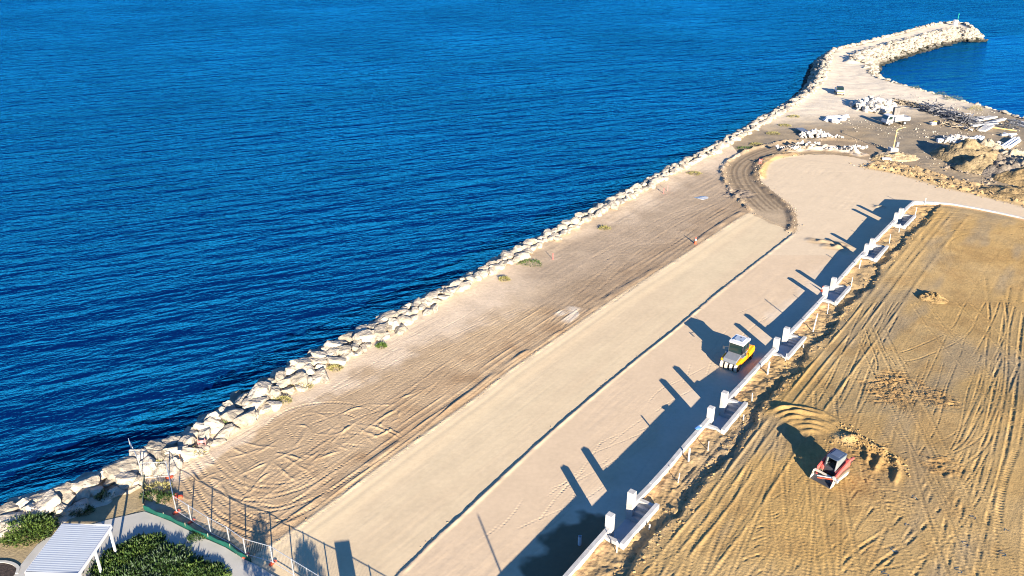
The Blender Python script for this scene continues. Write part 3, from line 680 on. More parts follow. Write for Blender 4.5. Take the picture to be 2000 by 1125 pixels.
# place them row by row along the crest of the slope, plus over the breakwater
def along(P):
    seg = np.linalg.norm(np.diff(P, axis=0), axis=1); S = np.concatenate([[0], np.cumsum(seg)])
    return S, (lambda s: np.array([np.interp(s, S, P[:, 0]), np.interp(s, S, P[:, 1])]))
cands = []
SC_, XC = along(CREST)
for row, (off, sz, zadd) in enumerate([(-2.6, .95, -.05), (-1.35, 1.12, .08), (-.1, 1.15, .16), (1.1, 1.1, .12), (2.3, 1.0, .05), (3.5, .95, .0), (4.7, .85, -.05)]):
    s = rnd.uniform(0, 1.5)
    while s < SC_[-1]:
        p = XC(s); q = XC(min(s + .5, SC_[-1])); r_ = XC(max(s - .5, 0)); t = (q - r_); t /= np.linalg.norm(t) + 1e-9; n = np.array([-t[1], t[0]])  # seaward
        if p[1] > 262 and off < -.5: s += 2; continue
        size = .9 * sz * rnd.choice([.62, .75, .85, .95, 1.1, 1.3]) * (1.0 if p[1] < 80 else .84) * (.8 if off > 2.5 else 1)
        if row == 0 and p[1] > 92: s += 3; continue
        if row == 0 and rnd.random() < .22: s += 1.0; continue
        c = p + n * (off + rnd.gauss(0, .25)) + t * rnd.gauss(0, .2)
        cands.append((c[0], c[1], size, zadd, math.atan2(t[1], t[0]), row + 1)); s += size * 1.22
SI, XI = along(np.vstack([inner_bw, HARB[:7]]))
for off, sz in ((-.6, .75), (.8, .8), (2.2, .8)):
    s = 0
    while s < SI[-1]:
        p = XI(s); q = XI(min(s + .5, SI[-1])); t = (q - p); t /= np.linalg.norm(t) + 1e-9; n = np.array([-t[1], t[0]])
        size = sz * rnd.uniform(.55, 1.15); c = p + n * off + [rnd.gauss(0, .2), rnd.gauss(0, .2)]
        if not (off < -.3 and rnd.random() < .5): cands.append((c[0], c[1], size, 0, 0, 0))
        s += size * 1.8
Sm, Xm = along(MOUND)
for k in range(1100):                                            # mound of the breakwater, down to the harbour water
    s = rnd.uniform(0, Sm[-1]); p = Xm(s); q = Xm(min(s + .5, Sm[-1])); t = (q - Xm(max(s - .5, 0))); t /= np.linalg.norm(t) + 1e-9; n = np.array([t[1], -t[0]])
    c = p + n * rnd.uniform(-1.0, 13); cands.append((c[0], c[1], rnd.uniform(.55, 1.15), .0, rnd.uniform(0, 3), 0))
for k in range(90):
    a = rnd.uniform(0, 6.28); rr = rnd.uniform(0, 5.5); c = MOUND[-1] + [math.cos(a) * rr, math.sin(a) * rr * .8]
    cands.append((c[0], c[1], rnd.uniform(.6, 1.2), .0, 0, 0))
def seen(x, y, z, m=30):
    dz = z - CAMH; f = y * math.cos(PITCH) - dz * math.sin(PITCH)
    if f < 1: return False
    u = 1000 + FPX * x / f; v = 562.5 - FPX * (y * math.sin(PITCH) + dz * math.cos(PITCH)) / f
    return -m < u < 2000 + m and -m < v < 1125 + m
rocks = []
for x, y, s, za, an, mo in cands:
    z = zg(x, y)
    if z < SEA - .9 or not seen(x, y, z): continue
    rocks.append((math.hypot(x, y), x, y, z + za + s * .16, s, an, mo))
rocks.sort()
stuffV, stuffF, nb = [], [], 0
def rock_tf(x, y, z, s, an):
    return Matrix.Translation((x, y, z)) @ Matrix.Rotation(an + rnd.gauss(0, .5), 4, 'Z') @ Matrix.Rotation(rnd.gauss(0, .22), 4, 'X') @ Matrix.Rotation(rnd.gauss(0, .22), 4, 'Y') @ Matrix.Diagonal((s * rnd.uniform(.9, 1.2), s, s * rnd.uniform(.85, 1.1), 1))
ROWN = ['loose', 'landward', 'second', 'third', 'fourth', 'fifth', 'sixth', 'seaward']
MARKS = [((0, 1008), 'left of the round bush'), ((60, 985), 'behind the round bush'), ((130, 965), 'above the shelter roof'), ((200, 935), 'by the shaded verge'), ((270, 905), 'by the mesh fence end'), ((335, 875), 'above the dry grass'), ((395, 845), 'beside the pink barrier'),
         ((445, 812), 'beside the first green tuft'), ((550, 745), 'above the second tuft'), ((625, 700), 'between two dry tufts'), ((700, 657), 'above the wide dirt strip'), ((780, 613), 'level with the rutted dirt'), ((860, 573), 'level with the chalk H'), ((950, 527), 'left of the wide tuft'), ((1040, 477), 'by the wide green tuft'), ((1100, 447), 'right of the wide tuft'), ((1180, 405), 'left of the pink pegs'), ((1300, 338), 'by the pink pegs'), ((1390, 292), 'by the haul track bend')]
MW = [at(*q)[:2] for q, _ in MARKS]; lab_of = {}
for k, r in enumerate(rocks[:300]):
    m_ = int(np.argmin([np.hypot(r[1] - q[0], r[2] - q[1]) for q in MW])); key = '%s limestone rock, %s row of the seawall, %s' % ('big' if r[4] > 1.3 else ('small' if r[4] < .85 else 'middling'), ROWN[r[6]], MARKS[m_][1]); lab_of.setdefault(key, []).append((r[1] * SA + r[2] * CA, k))
LAB = {}
for key, v in lab_of.items():
    for n_, (_, k) in enumerate(sorted(v)): LAB[k] = key + ('' if len(v) == 1 else ', ' + ['left one', 'next one', 'third', 'fourth', 'fifth', 'sixth', 'seventh', 'eighth', 'ninth', 'tenth', 'eleventh', 'twelfth'][min(n_, 11)])
for i, (d, x, y, z, s, an, mo) in enumerate(rocks):
    M = rock_tf(x, y, z, s, an)
    if i < 300:
        o = link('armour_rock', rnd.choice(BIG), label=LAB[i], cat='rock', group='armour rocks of the nearer seawall')
        o.matrix_world = M
    else:
        me = rnd.choice(LOW); co = np.empty(len(me.vertices) * 3, np.float32); me.vertices.foreach_get('co', co); co = co.reshape(-1, 3)
        A = np.array(M); stuffV.append(co @ A[:3, :3].T + A[:3, 3]); f = np.empty(len(me.polygons) * 3, np.int32); me.polygons.foreach_get('vertices', f)
        stuffF.append(f.reshape(-1, 3) + nb); nb += len(co)
me = bpy.data.meshes.new('armour_rock_mass'); me.from_pydata(np.vstack(stuffV).tolist(), [], np.vstack(stuffF).tolist()); me.materials.append(M_rock)
link('armour_rock_mass', me, kind='stuff', label='pale armour rocks lining the far seawall and the breakwater', cat='rocks')
print('rocks', len(rocks))

def pile(name, px, n, rx, ry, h, size, m, label, cat, low=True, kind_part='boulder', extra=None):
    c = at(*px); z0 = zg(c[0], c[1]); e = empty(name, (c[0], c[1], z0), rnd.uniform(0, 3), label=label, cat=cat)
    for k in range(n):
        a = rnd.uniform(0, 6.28); r = rnd.random() ** .6; x = math.cos(a) * r * rx; y = math.sin(a) * r * ry
        zz = h * (1 - r) * rnd.uniform(.6, 1); s = size * rnd.uniform(.6, 1.35)
        o = link(kind_part, rnd.choice(LOWW), e); o.location = (x, y, zz + s * .3); o.scale = (s, s * rnd.uniform(.7, 1), s * rnd.uniform(.6, 1)); o.rotation_euler = (rnd.uniform(0, 1), rnd.uniform(0, 1), rnd.uniform(0, 6))
    return e
e = pile('boulder_pile', (1706, 212), 170, 5.2, 5.0, 2.8, .78, M_rock, 'heap of pale quarry boulders behind the white tipper truck', 'rock pile'); e.rotation_euler.z = 0
e = pile('rubble_pile', (1592, 266), 80, 3.4, 1.7, 1.4, .48, M_rock, 'heap of white broken rock left of the lamp post, above the curving dirt track', 'rubble pile'); e.rotation_euler.z = 0
e = pile('rubble_pile', (1622, 270), 26, 2.8, .9, .5, .36, M_rock, 'low tail of broken rock right of the white rubble heap', 'rubble pile'); e.rotation_euler.z = 0
e = pile('rubble_pile', (1868, 276), 80, 4.2, 2.2, 1.2, .5, M_rock, 'broken concrete heap beside the short bundle of white pipes', 'rubble pile'); e.rotation_euler.z = 0
e = pile('rubble_pile', (1945, 284), 26, 2.2, 1.6, .7, .40, M_rock, 'broken concrete heap at the end of the long white pipes', 'rubble pile'); e.rotation_euler.z = 0
for i, (px, lab) in enumerate([((1540, 297), 'small stones on the low ridge at its left end'), ((1580, 292), 'stones on the ridge inside the bend of the dirt track'), ((1640, 295), 'stones along the ridge just left of the sandy oval'), ((1672, 300), 'loose stones at the right end of the ridge by the pale turning circle')]):
    e = pile('stone_scatter', px, 22, 3.0, .8, .35, .36, M_rock, lab, 'stones'); e.rotation_euler.z = -.1

# ------------------------------------------------------------ pneumatic roller
def roller():
    f = at(1424, 722)[:2]; hd = np.array([-.62, -.785]); hd /= np.linalg.norm(hd); c = f - hd * 1.75
    e = empty('pneumatic_roller', (c[0], c[1], .02), -math.atan2(hd[0], hd[1]), label='yellow and grey pneumatic tyred roller with a white cab roof beside the white wall', cat='roller')
    def wheel(x, y, rim=True):
        w_ = MB().cyl((x - .2, y, .5), (x + .2, y, .5), .5, n=22).build('tyre', M_black, e, bevel=.04, smooth=False)
        MB().cyl((x - .165, y, .5), (x + .165, y, .5), .507, n=22).build('tread', M_dustt, w_)
        MB().cyl((x - .21, y, .5), (x + .21, y, .5), .22, n=12).build('hub', M_yel, w_)
    for x in (-.82, -.275, .275, .82): wheel(x, 1.75)
    for x in (-.82, -.275, .275, .82): wheel(x, -1.7)
    # chassis sides in yellow with sloping front and rear
    for s in (-1, 1):
        MB().prism([(2.05, .95), (2.0, 1.2), (1.2, 1.38), (-.4, 1.28), (-2.2, 1.62), (-2.42, 1.25), (-2.3, .85), (-1.1, .62), (1.1, .55), (1.35, .95)], s * .80, s * 1.05, 'x').build('side_panel', M_yel, e, bevel=.03)
        MB().box((s * .93, .62, 1.42), (.24, .7, .12)).build('access_step', M_grey, e)
    MB().prism([(2.1, .95), (2.02, 1.36), (.75, 1.62), (-.9, 1.6), (-.9, .6), (1.2, .6)], -.79, .79, 'x').build('front_hood', M_grey, e, bevel=.05)
    MB().prism([(-1.0, .7), (-1.0, 1.75), (-2.2, 1.62), (-2.4, 1.3), (-2.35, .7)], -.79, .79, 'x').build('engine_hood', M_yel, e, bevel=.05)
    for s in (-1, 1): MB().box((s * .9, 2.0, 1.1), (.26, .16, .22)).build('headlight_box', M_yel, e, bevel=.03)
    cab = MB().prism([(.72, 1.55), (.62, 2.72), (-.98, 2.72), (-1.02, 1.55)], -.78, .78, 'x').build('cab_glass', M_glass, e, bevel=.02)
    for sx in (-1, 1):
        for (y0, y1) in ((.72, .62), (-.2, -.22), (-1.02, -.98)):
            MB().bar((sx * .79, y0, 1.5), (sx * .79, y1, 2.75), .07).build('cab_pillar', M_dark, e)
    MB().bar((-.79, .74, 1.6), (.79, .74, 1.6), .08).build('window_rail', M_dark, e)
    MB().prism([(-.90, -1.12), (-.90, .72), (-.78, .86), (.78, .86), (.90, .72), (.90, -1.12), (.8, -1.2), (-.8, -1.2)], 2.74, 2.94).build('cab_roof', M_white, e, bevel=.05)
    MB().box((0, -.18, 2.985), (1.15, 1.15, .09)).build('roof_unit', mat('blue_grey_plastic', (.30, .36, .44), .5), e, bevel=.03)
    for (x, y) in ((.35, .28), (-.35, .28), (.0, -.5)): MB().box((x, y, 3.04), (.14, .14, .05)).build('roof_vent', M_dark, e)
    MB().cyl((-.5, -1.0, 2.9), (-.5, -1.0, 3.35), .02).build('antenna', M_dark, e)
    MB().cyl((.45, -1.9, 1.6), (.45, -1.9, 2.3), .06).build('exhaust_pipe', M_dark, e)
    for s in (-1, 1):
        MB().bar((s * .8, .75, 2.2), (s * 1.28, 1.0, 2.1), .035).build('mirror_arm', M_dark, e); MB().box((s * 1.28, 1.0, 2.0), (.20, .05, .32)).build('mirror', M_dark, e)
    MB().box((.1, -.3, 1.95), (.5, .5, .6)).build('seat', M_black, e)
    MB().box((0, -2.42, .72), (1.7, .12, .3)).build('rear_bumper', M_dark, e); MB().box((0, 2.0, .82), (1.6, .14, .2)).build('front_bumper', M_dark, e)
roller()
for _o in COL.objects:
    if _o.name == 'pneumatic_roller': _o.scale = (.95, .95, .95)       # a compact model

# ------------------------------------------------------------ compact track loader
def loader():
    f = att(1605, 942)[:2]; r = att(1660, 900)[:2]; hd = f - r; hd /= np.linalg.norm(hd); c = f - hd * 1.55
    e = empty('track_loader', (c[0], c[1], zg(*c) + .02), -math.atan2(hd[0], hd[1]), label='compact red track loader with black cab and raised dusty bucket on the sand lot', cat='loader')
    for s in (-1, 1):
        prof = [(1.0, .05), (1.28, .22), (1.2, .48), (.75, .60), (-.75, .72), (-1.15, .60), (-1.28, .28), (-1.0, .04)]
        t = MB().prism(prof, s * .60, s * .98, 'x').build('rubber_track', M_track, e, bevel=.03)
        for k in range(14): MB().box((s * .79, -1.05 + k * .16, .64 + .0 * k), (.37, .06, .10)).build('track_lug', M_track, t)
        MB().prism([(.85, .16), (.95, .3), (.6, .46), (-.8, .52), (-.95, .34), (-.8, .14)], s * .985, s * 1.02, 'x').build('track_guard', M_cream, e, bevel=.01)
        MB().prism([(.75, .55), (.8, 1.0), (.2, 1.1), (-1.3, 1.35), (-1.5, 1.2), (-1.45, .7), (-.7, .62)], s * .56, s * .80, 'x').build('side_body', M_redp, e, bevel=.03)
        MB().prism([(1.0, .75), (1.15, .95), (-.9, 1.72), (-1.62, 1.62), (-1.66, 1.42), (-.9, 1.46), (.9, .68)], s * .82, s * .97, 'x').build('lift_arm', M_redp, e, bevel=.02)
        MB().bar((s * .9, 1.05, .86), (s * .7, 1.5, .42), .16).build('arm_nose', M_redp, e, bevel=.02)
        MB().cyl((s * .75, -.9, .95), (s * .88, .3, 1.15), .05).build('lift_cylinder', M_galv, e)
        MB().box((s * .985, -1.15, 1.36), (.02, .42, .12)).build('decal_stripe', M_black, e)
    MB().box((0, -.35, .7), (1.1, 1.9, .7)).build('chassis', M_dark, e, bevel=.03)
    MB().prism([(-1.0, .6), (-1.0, 1.3), (-1.55, 1.28), (-1.6, .6)], -.55, .55, 'x').build('engine_door', M_redp, e, bevel=.03)
    for s in (-1, 1): MB().prism([(.62, 1.0), (.50, 1.98), (-.92, 1.98), (-.98, 1.0)], s * .50, s * .535, 'x').build('side_screen', mat('grey_green_mesh', (.17, .20, .20), .6), e)
    MB().prism([(-.95, 1.0), (-.92, 1.98), (-.86, 1.98), (-.88, 1.0)], -.5, .5, 'x').build('rear_window', M_glass, e)
    MB().box((0, -.35, 1.08), (.95, .9, .2)).build('cab_floor', M_black, e); MB().box((0, -.45, 1.35), (.5, .16, .6)).build('seat_back', M_black, e, bevel=.03); MB().box((0, -.2, 1.2), (.5, .45, .14)).build('seat_pad', M_black, e, bevel=.03)
    for s in (-1, 1):
        MB().bar((s * .5, .66, .95), (s * .5, .5, 2.0), .08).build('cab_post', M_galv if s < 0 else M_dark, e); MB().box((s * .33, .2, 1.3), (.08, .5, .06)).build('armrest', M_black, e)
    MB().prism([(-.56, -1.0), (-.56, .5), (-.46, .64), (.46, .64), (.56, .5), (.56, -1.0)], 2.0, 2.10).build('cab_roof', mat('navy_paint', (.06, .085, .13), .35), e, bevel=.03)
    MB().box((0, -.3, 2.12), (.8, .9, .03)).build('roof_panel', mat('navy_paint_light', (.09, .12, .18), .3), e, bevel=.01)
    # bucket, open side forward
    W_ = .95
    MB().prism([(1.35, .75), (1.30, .30), (1.42, .08), (2.0, .04), (2.0, .09), (1.48, .14), (1.37, .32), (1.42, .78)], -W_, W_, 'x').build('bucket', M_dark, e)
    MB().prism([(1.32, .74), (1.26, .3), (1.30, .3), (1.47, .80), (1.60, .80), (1.60, .84), (1.36, .84)], -W_ - .01, W_ + .01, 'x').build('bucket_lip', M_cream, e)
    for s in (-1, 1): MB().prism([(1.35, .8), (1.28, .28), (1.42, .05), (2.05, .03), (1.6, .82)], s * (W_ + .012), s * (W_ + .05), 'x').build('bucket_side', M_cream, e)
    MB().bar((-1.05, 1.62, .9), (.25, 2.15, .62), .07).build('orange_rod', M_red, e); MB().bar((-.85, 1.62, .95), (.35, 2.02, .72), .07).build('white_rod', M_pvc, e)
    MB().cyl((-.95, 1.6, .88), (-.95, 1.6, 1.05), .16).build('lamp', M_cream, e); MB().box((-1.2, 1.5, .75), (.3, .3, .3)).build('hose_block', M_galv, e, bevel=.04)
loader(); bpy.data.objects['track_loader'].scale = (.93, .93, .93)

# ------------------------------------------------------------ tipper truck, cabinet, ute
def truck():
    a = at(1726, 243)[:2]; b = at(1768, 243)[:2]; hd = a - b; hd /= np.linalg.norm(hd); hd = np.array([hd[0], hd[1] - .22]); hd /= np.linalg.norm(hd); c = (a + b) / 2
    e = empty('tipper_truck', (c[0], c[1], zg(*c) + .02), -math.atan2(hd[0], hd[1]), label='small white tipper truck parked in front of the boulder heap', cat='truck')
    cab = MB().prism([(2.75, .5), (2.75, 1.3), (2.45, 2.25), (1.2, 2.3), (1.2, .5)], -1, 1, 'x').build('cab', M_white, e, bevel=.06)
    MB().prism([(2.77, 1.36), (2.50, 2.1), (2.46, 2.1), (2.72, 1.36)], -.88, .88, 'x').build('windscreen', M_glass, e)
    for s in (-1, 1):
        MB().prism([(2.35, 1.35), (2.25, 2.05), (1.5, 2.05), (1.5, 1.35)], s * 1.0, s * 1.012, 'x').build('door_window', M_glass, e)
        MB().box((s * .78, 2.77, .8), (.3, .04, .2)).build('headlight', M_pvc, e); MB().box((s * 1.15, 2.5, 1.6), (.16, .08, .4)).build('mirror', M_dark, e)
        for y in (2.05, -1.75):
            w_ = MB().cyl((s * .72, y, .44), (s * 1.0, y, .44), .44, n=16).build('wheel', M_black, e); MB().cyl((s * 1.0, y, .44), (s * 1.02, y, .44), .2, n=10).build('rim', M_white, w_)
        MB().box((s * 1.08, -1.0, 1.35), (.06, 3.6, .75)).build('tray_side', M_white, e)
    MB().box((0, 0, .62), (.9, 5.2, .2)).build('chassis', M_dark, e); MB().box((0, -1.0, .95), (2.2, 3.6, .1)).build('tray_floor', M_wood, e)
    MB().box((0, -2.82, 1.35), (2.2, .06, .75)).build('tailgate', M_white, e); MB().box((0, .82, 1.45), (2.2, .06, 1.0)).build('headboard', M_white, e)
    MB().box((0, 2.8, .55), (1.9, .1, .2)).build('bumper', M_grey, e)
    for k in range(12):
        o = link('load_lump', rnd.choice(LOW), e); o.location = (rnd.uniform(-.8, .8), rnd.uniform(-2.5, .5), 1.05); s = rnd.uniform(.2, .4); o.scale = (s, s, s)
truck()
c = at(1748, 231); e = empty('grey_cabinet', (c[0], c[1], zg(c[0], c[1])), .08, label='tall dark grey cabinet standing right behind the tipper truck', cat='cabinet')
MB().box((0, 0, 1.35), (1.35, .8, 2.5)).build('body', mat('grey_sheet', (.13, .125, .115), .6), e, bevel=.03)
for s in (-1, 1): MB().box((s * .33, -.415, 1.35), (.6, .03, 2.3)).build('door', mat('grey_sheet2', (.17, .16, .15), .6), e)
MB().box((0, 0, .05), (1.2, .7, .1)).build('skid', M_dark, e)
def ute():
    c = at(1639, 183)[:2]; e = empty('utility_vehicle', (c[0], c[1], zg(*c) + .02), R(168), label='white utility vehicle with yellow tail parked on the pale track to the breakwater', cat='ute')
    MB().prism([(2.4, .45), (2.4, 1.0), (1.2, 1.15), (-2.5, 1.12), (-2.5, .45)], -.9, .9, 'x').build('body', M_white, e, bevel=.06)
    MB().prism([(1.1, 1.1), (.55, 1.78), (-.85, 1.78), (-1.0, 1.1)], -.8, .8, 'x').build('cab', M_glass, e, bevel=.05)
    MB().box((0, -.15, 1.8), (1.4, 1.3, .05)).build('roof', M_dark, e, bevel=.02); MB().box((0, -1.75, 1.14), (1.6, 1.35, .03)).build('tray', M_cream, e)
    MB().box((0, 2.42, .8), (1.7, .05, .3)).build('tail_stripe', mat('safety_yellow', (.75, .68, .08), .5), e)
    for s in (-1, 1):
        for y in (1.5, -1.6): MB().cyl((s * .68, y, .38), (s * .93, y, .38), .38, n=14).build('wheel', M_black, e)
ute()

# ------------------------------------------------------------ lamp post, beacon, tubes, cones
c = at(1743, 298); e = empty('lamp_post', (c[0], c[1], zg(c[0], c[1])), 0, label='yellow lamp post on a white concrete block in the middle of the yard', cat='lamp post')
M_lamp = mat('yellow_enamel', (.72, .50, .20), .5)
MB().box((0, 0, .5), (1.5, 1.5, 1.0)).build('base_block', M_conc, e, bevel=.05); MB().cyl((0, 0, 1), (0, 0, 4.6), .11, .08).build('pole', M_lamp, e)
MB().cyl((0, 0, 4.55), (1.0, -.2, 5.0), .06).build('arm', M_lamp, e); MB().box((1.2, -.25, 5.03), (.6, .22, .12)).build('lamp_head', M_lamp, e, bevel=.03)
MB().box((.75, .2, 1.6), (.5, .4, .9)).build('switch_box', M_grey, e)
c = at(1865, 50); e = empty('harbour_beacon', (c[0], c[1], zg(c[0], c[1])), 0, label='white beacon hut with a green mast on the breakwater tip', cat='beacon')
MB().cyl((0, 0, 0), (0, 0, 1.9), 1.0, .8, n=8).build('hut', M_white, e); MB().cyl((0, 0, 1.9), (0, 0, 2.1), .95, .9, n=8).build('cap', M_white, e)
MB().cyl((.6, 0, 0), (.6, 0, 4.0), .12, .09, n=8).build('mast', mat('beacon_green', (.02, .36, .22), .5), e); MB().cyl((.6, 0, 4.0), (.6, 0, 4.4), .18, n=8).build('lantern', mat('beacon_green', (.02, .36, .22)), e)
pipes = [((1345, 899), 1.35, .085, 'thick white pipe stub beside the wall, first above the nearest bay'), ((1324, 941), 1.0, .04, 'thin white peg in the sand left of the thick pipe stub'), ((1383, 877), 1.0, .04, 'thin white peg between the thick pipe stub and the second bay'),
         ((1205, 1077), 1.1, .04, 'white peg at the lower corner of the nearest stair bay'), ((1268, 1029), .5, .06, 'short white peg behind the nearest stair bay'), ((1452, 818), .6, .05, 'short white peg behind the second stair bay'), ((1469, 782), .95, .04, 'thin white peg at the top corner of the second stair bay'),
         ((1499, 729), 1.5, .09, 'thick white pipe stub below the roller side stair bay'), ((1533, 704), .9, .035, 'thin white peg at the lower corner of the stair bay by the roller'), ((1569, 678), .4, .06, 'short white peg behind the stair bay by the roller'), ((1588, 645), 2.3, .07, 'tall white pipe below the stair bay with the cone'),
         ((1616, 612), 1.3, .045, 'white peg at the lower corner of the stair bay with the cone'), ((1663, 557), 1.2, .045, 'white peg at the upper corner of the stair bay with the cone'), ((1678, 523), 1.2, .07, 'pipe stub between the two stair bays in the middle distance'), ((1705, 506), .8, .04, 'peg at the lower corner of the second farthest bay'),
         ((1737, 475), 1.3, .05, 'peg between the two farthest bays'), ((1756, 452), 1.3, .05, 'peg at the lower corner of the farthest bay'), ((1787, 422), 1.5, .05, 'peg at the upper corner of the farthest bay'), ((1806, 399), 1.1, .06, 'white peg on the wall corner, left of another'), ((1860, 399), 1.5, .05, 'white peg standing by the return wall beyond the corner')]
for px, h, r, lab in pipes:
    c = att(*px, dz=-.35); o = MB().cyl((0, 0, -.2), (rnd.gauss(0, .05) * h, rnd.gauss(0, .05) * h, h), r, n=8).build('plastic_pipe', M_pvc, label=lab, cat='pipe', group='white pipes and pegs along the wall', loc=(c[0], c[1], zg(c[0], c[1])))
c = at(1132, 1064); e = empty('drain_pipe', (c[0], c[1], zg(c[0], c[1])), label='pale grey drain pipe standing in the wall shadow at the bottom edge', cat='pipe')
MB().cyl((0, 0, -.2), (0, 0, .85), .14, n=14, caps=False).build('tube', mat('pale_grey_pvc', (.5, .56, .62), .5), e, smooth=True); MB().cyl((0, 0, .6), (0, 0, .62), .13, n=14).build('inside', M_black, e)  # black disc down the tube paints the shade of the hollow bore
def cone(px, h, lab, z=None, wt=False):
    c = at(*px) if z is None else at(*px, z); e = empty('traffic_cone', (c[0], c[1], zg(c[0], c[1]) if z is None else z), label=lab, cat='traffic cone')
    MB().box((0, 0, .03), (.4, .4, .06)).build('base', M_red, e); MB().cyl((0, 0, .05), (0, 0, h), .16, .04, n=12).build('cone', M_red, e); MB().cyl((0, 0, h * .45), (0, 0, h * .75), .125, .08, n=12).build('band', M_pvc, e)
cone((1358, 476), 1.0, 'orange cone alone on the dirt strip above the pale road')
cone((1606, 569), .75, 'orange and white cone on the road below the wall', )
def stake(px, lab, h=.9, z=0, n=3):
    c = at(*px); e = empty('marker_stake', (c[0], c[1], zg(c[0], c[1])), rnd.uniform(0, 3), label=lab, cat='marker')
    for k in range(n): MB().bar((k * .25, 0, -.1), (k * .25 + rnd.gauss(0, .08), rnd.gauss(0, .08), h), .06).build('peg', M_pink, e)
    if n > 1: MB().bar((-.05, 0, h * .7), (n * .25 - .2, 0, h * .65), .05, .14).build('rail', M_pink, e)
stake((1080, 507), 'pink peg at the rock edge by the green tuft', n=1); stake((1296, 378), 'pink pegs at the foot of the rocks, midway along', n=2); stake((1304, 373), 'pink peg just right of a pair of pink pegs by the rocks', n=1)
stake((1482, 322), 'red pegs at the inner bend of the curved dirt track', n=3)
# pink barrier sign near the rocks
c = at(396, 874); e = empty('barrier_sign', (c[0], c[1], zg(c[0], c[1])), .2, label='small pink barrier frame at the rock edge above the fenced corner', cat='barrier')
for x in (-.3, .3): MB().bar((x, -.12, 0), (x, .05, .8), .06).build('leg', M_pink, e)
MB().box((0, 0, .55), (.75, .05, .28)).build('board', M_pink, e); MB().box((0, -.03, .55), (.2, .02, .2)).build('white_panel', M_pvc, e)
# reflective sheet on the pale sand
c = at(1370, 387); bm = bmesh.new(); vs = [bm.verts.new((1.15 * math.cos(a) * (1 + .15 * math.sin(3 * a)), .75 * math.sin(a), .06 + .08 * math.sin(2 * a))) for a in np.linspace(0, 6.28, 15)[:-1]]; ctr = bm.verts.new((0, 0, .16))
for i in range(len(vs)): bm.faces.new((vs[i], vs[(i + 1) % len(vs)], ctr))
r_ = bmesh.ops.extrude_face_region(bm, geom=bm.faces[:]); bmesh.ops.translate(bm, verts=[v for v in r_['geom'] if isinstance(v, bmesh.types.BMVert)], vec=(0, 0, -.05))
bmesh.ops.recalc_face_normals(bm, faces=bm.faces[:])
me = bpy.data.meshes.new('metal_sheet'); bm.to_mesh(me); bm.free(); me.materials.append(mat('bright_metal', (.42, .44, .46), .4, .3)); link('metal_sheet', me, label='crumpled silver sheet lying on the pale sand below the rocks', cat='sheet', loc=(c[0], c[1], zg(c[0], c[1])))
z = float(WT(at(1363, 838, 1.7)[1])); c = at(1363, 837, z); bm = bmesh.new()
e = empty('blue_bag', (c[0], c[1], z), .6, label='crumpled blue and white bag lying on top of the retaining wall', cat='bag')
o = link('bag_body', LOW[0].copy(), e); o.data.materials.clear(); o.data.materials.append(mat('blue_cloth', (.10, .25, .55), .7)); o.scale = (.42, .26, .16); o.location.z = .08
o = link('bag_flap', LOW[1].copy(), e); o.data.materials.clear(); o.data.materials.append(M_white); o.scale = (.3, .22, .1); o.location = (.3, .05, .1)

# ------------------------------------------------------------ sand heaps
def heap(px, r, h, lab, colr=(.46, .33, .19), seed=1, ell=1.0, rz=0, rough=.25, cat='sand pile', terr=False, name='sand_pile'):
    c = att(*px) if terr else at(*px); z0 = zg(c[0], c[1]); n, m_ = 44, 16; rg = np.linspace(0, 1, m_); th = np.linspace(0, 2 * math.pi, n, endpoint=False)
    Rr, Th = np.meshgrid(rg, th, indexing='ij'); x = Rr * np.cos(Th) * r * ell; y = Rr * np.sin(Th) * r
    k = 1 + .35 * vn(np.cos(Th) * 1.5 + seed * 7, np.sin(Th) * 1.5 + seed)
    zz = h * np.clip(1 - Rr / k, 0, 1) ** .85 * (1 + rough * 1.6 * fbm(x / (r * .45) + seed, y / (r * .45) + seed, 4, .6)) + (.16 + .3 * rough) * h * fbm(x / .9 + seed, y / .9, 4, .7) * (Rr < .9) - .15 * (Rr > .97)
    V = np.stack([x * (1 + .1 * vn(x, y)), y, zz], -1).reshape(-1, 3); F = []
    for i in range(m_ - 1):
        for j in range(n): a = i * n + j; b = i * n + (j + 1) % n; F.append((a, b, b + n, a + n))
    me = bpy.data.meshes.new(name); me.from_pydata(V.tolist(), [], F); me.materials.append(mat('heap_%d_%d' % (colr[0] * 100, colr[1] * 100), colr, .95, var=.35, scale=.9, bump=.25, bscale=2.6, spec=.1))
    me.polygons.foreach_set('use_smooth', [True] * len(me.polygons))
    return link(name, me, label=lab, cat=cat, group='sand heaps on the site', loc=(c[0], c[1], z0 - .03), rz=rz)
tan, pale_, gold_, grey_ = (.26, .20, .115), (.33, .28, .205), (.28, .20, .10), (.20, .17, .135)
heap((1888, 307), 6.0, 3.4, 'tallest sand heap, casting the big black shadow over the yard', tan, 1, 1.1)
heap((1905, 292), 3.2, 2.2, 'pale sand heap just behind the tallest heap', pale_, 2)
heap((1925, 296), 3.4, 2.3, 'pale lumpy heap right of the tallest sand heap', pale_, 3, 1.3, rough=.4)
heap((1918, 330), 4.6, 2.6, 'steep tan heap in front of the others with a dark left flank', tan, 4, 1.15)
heap((1962, 338), 4.6, 2.5, 'grey and cream heap in the row right of the steep tan heap', grey_, 5, 1.1, rough=.4)
heap((1945, 311), 3.0, 1.4, 'grey brown heap in the middle of the group of heaps', grey_, 6, 1.4, rough=.5)
heap((1975, 310), 4.0, 1.6, 'pale heap behind the grey and cream heap', pale_, 7, 1.5, rough=.5)
heap((2010, 325), 4.5, 2.0, 'heap cut by the right edge of the photo, rear one', pale_, 8, 1.2, rough=.4)
heap((2005, 350), 5.0, 2.0, 'golden heap cut by the right edge of the photo, front one', gold_, 9, 1.2)
heap((1989, 379), 4.5, 1.1, 'low golden heap at the bank above the pale road, right edge', gold_, 10, 1.5)
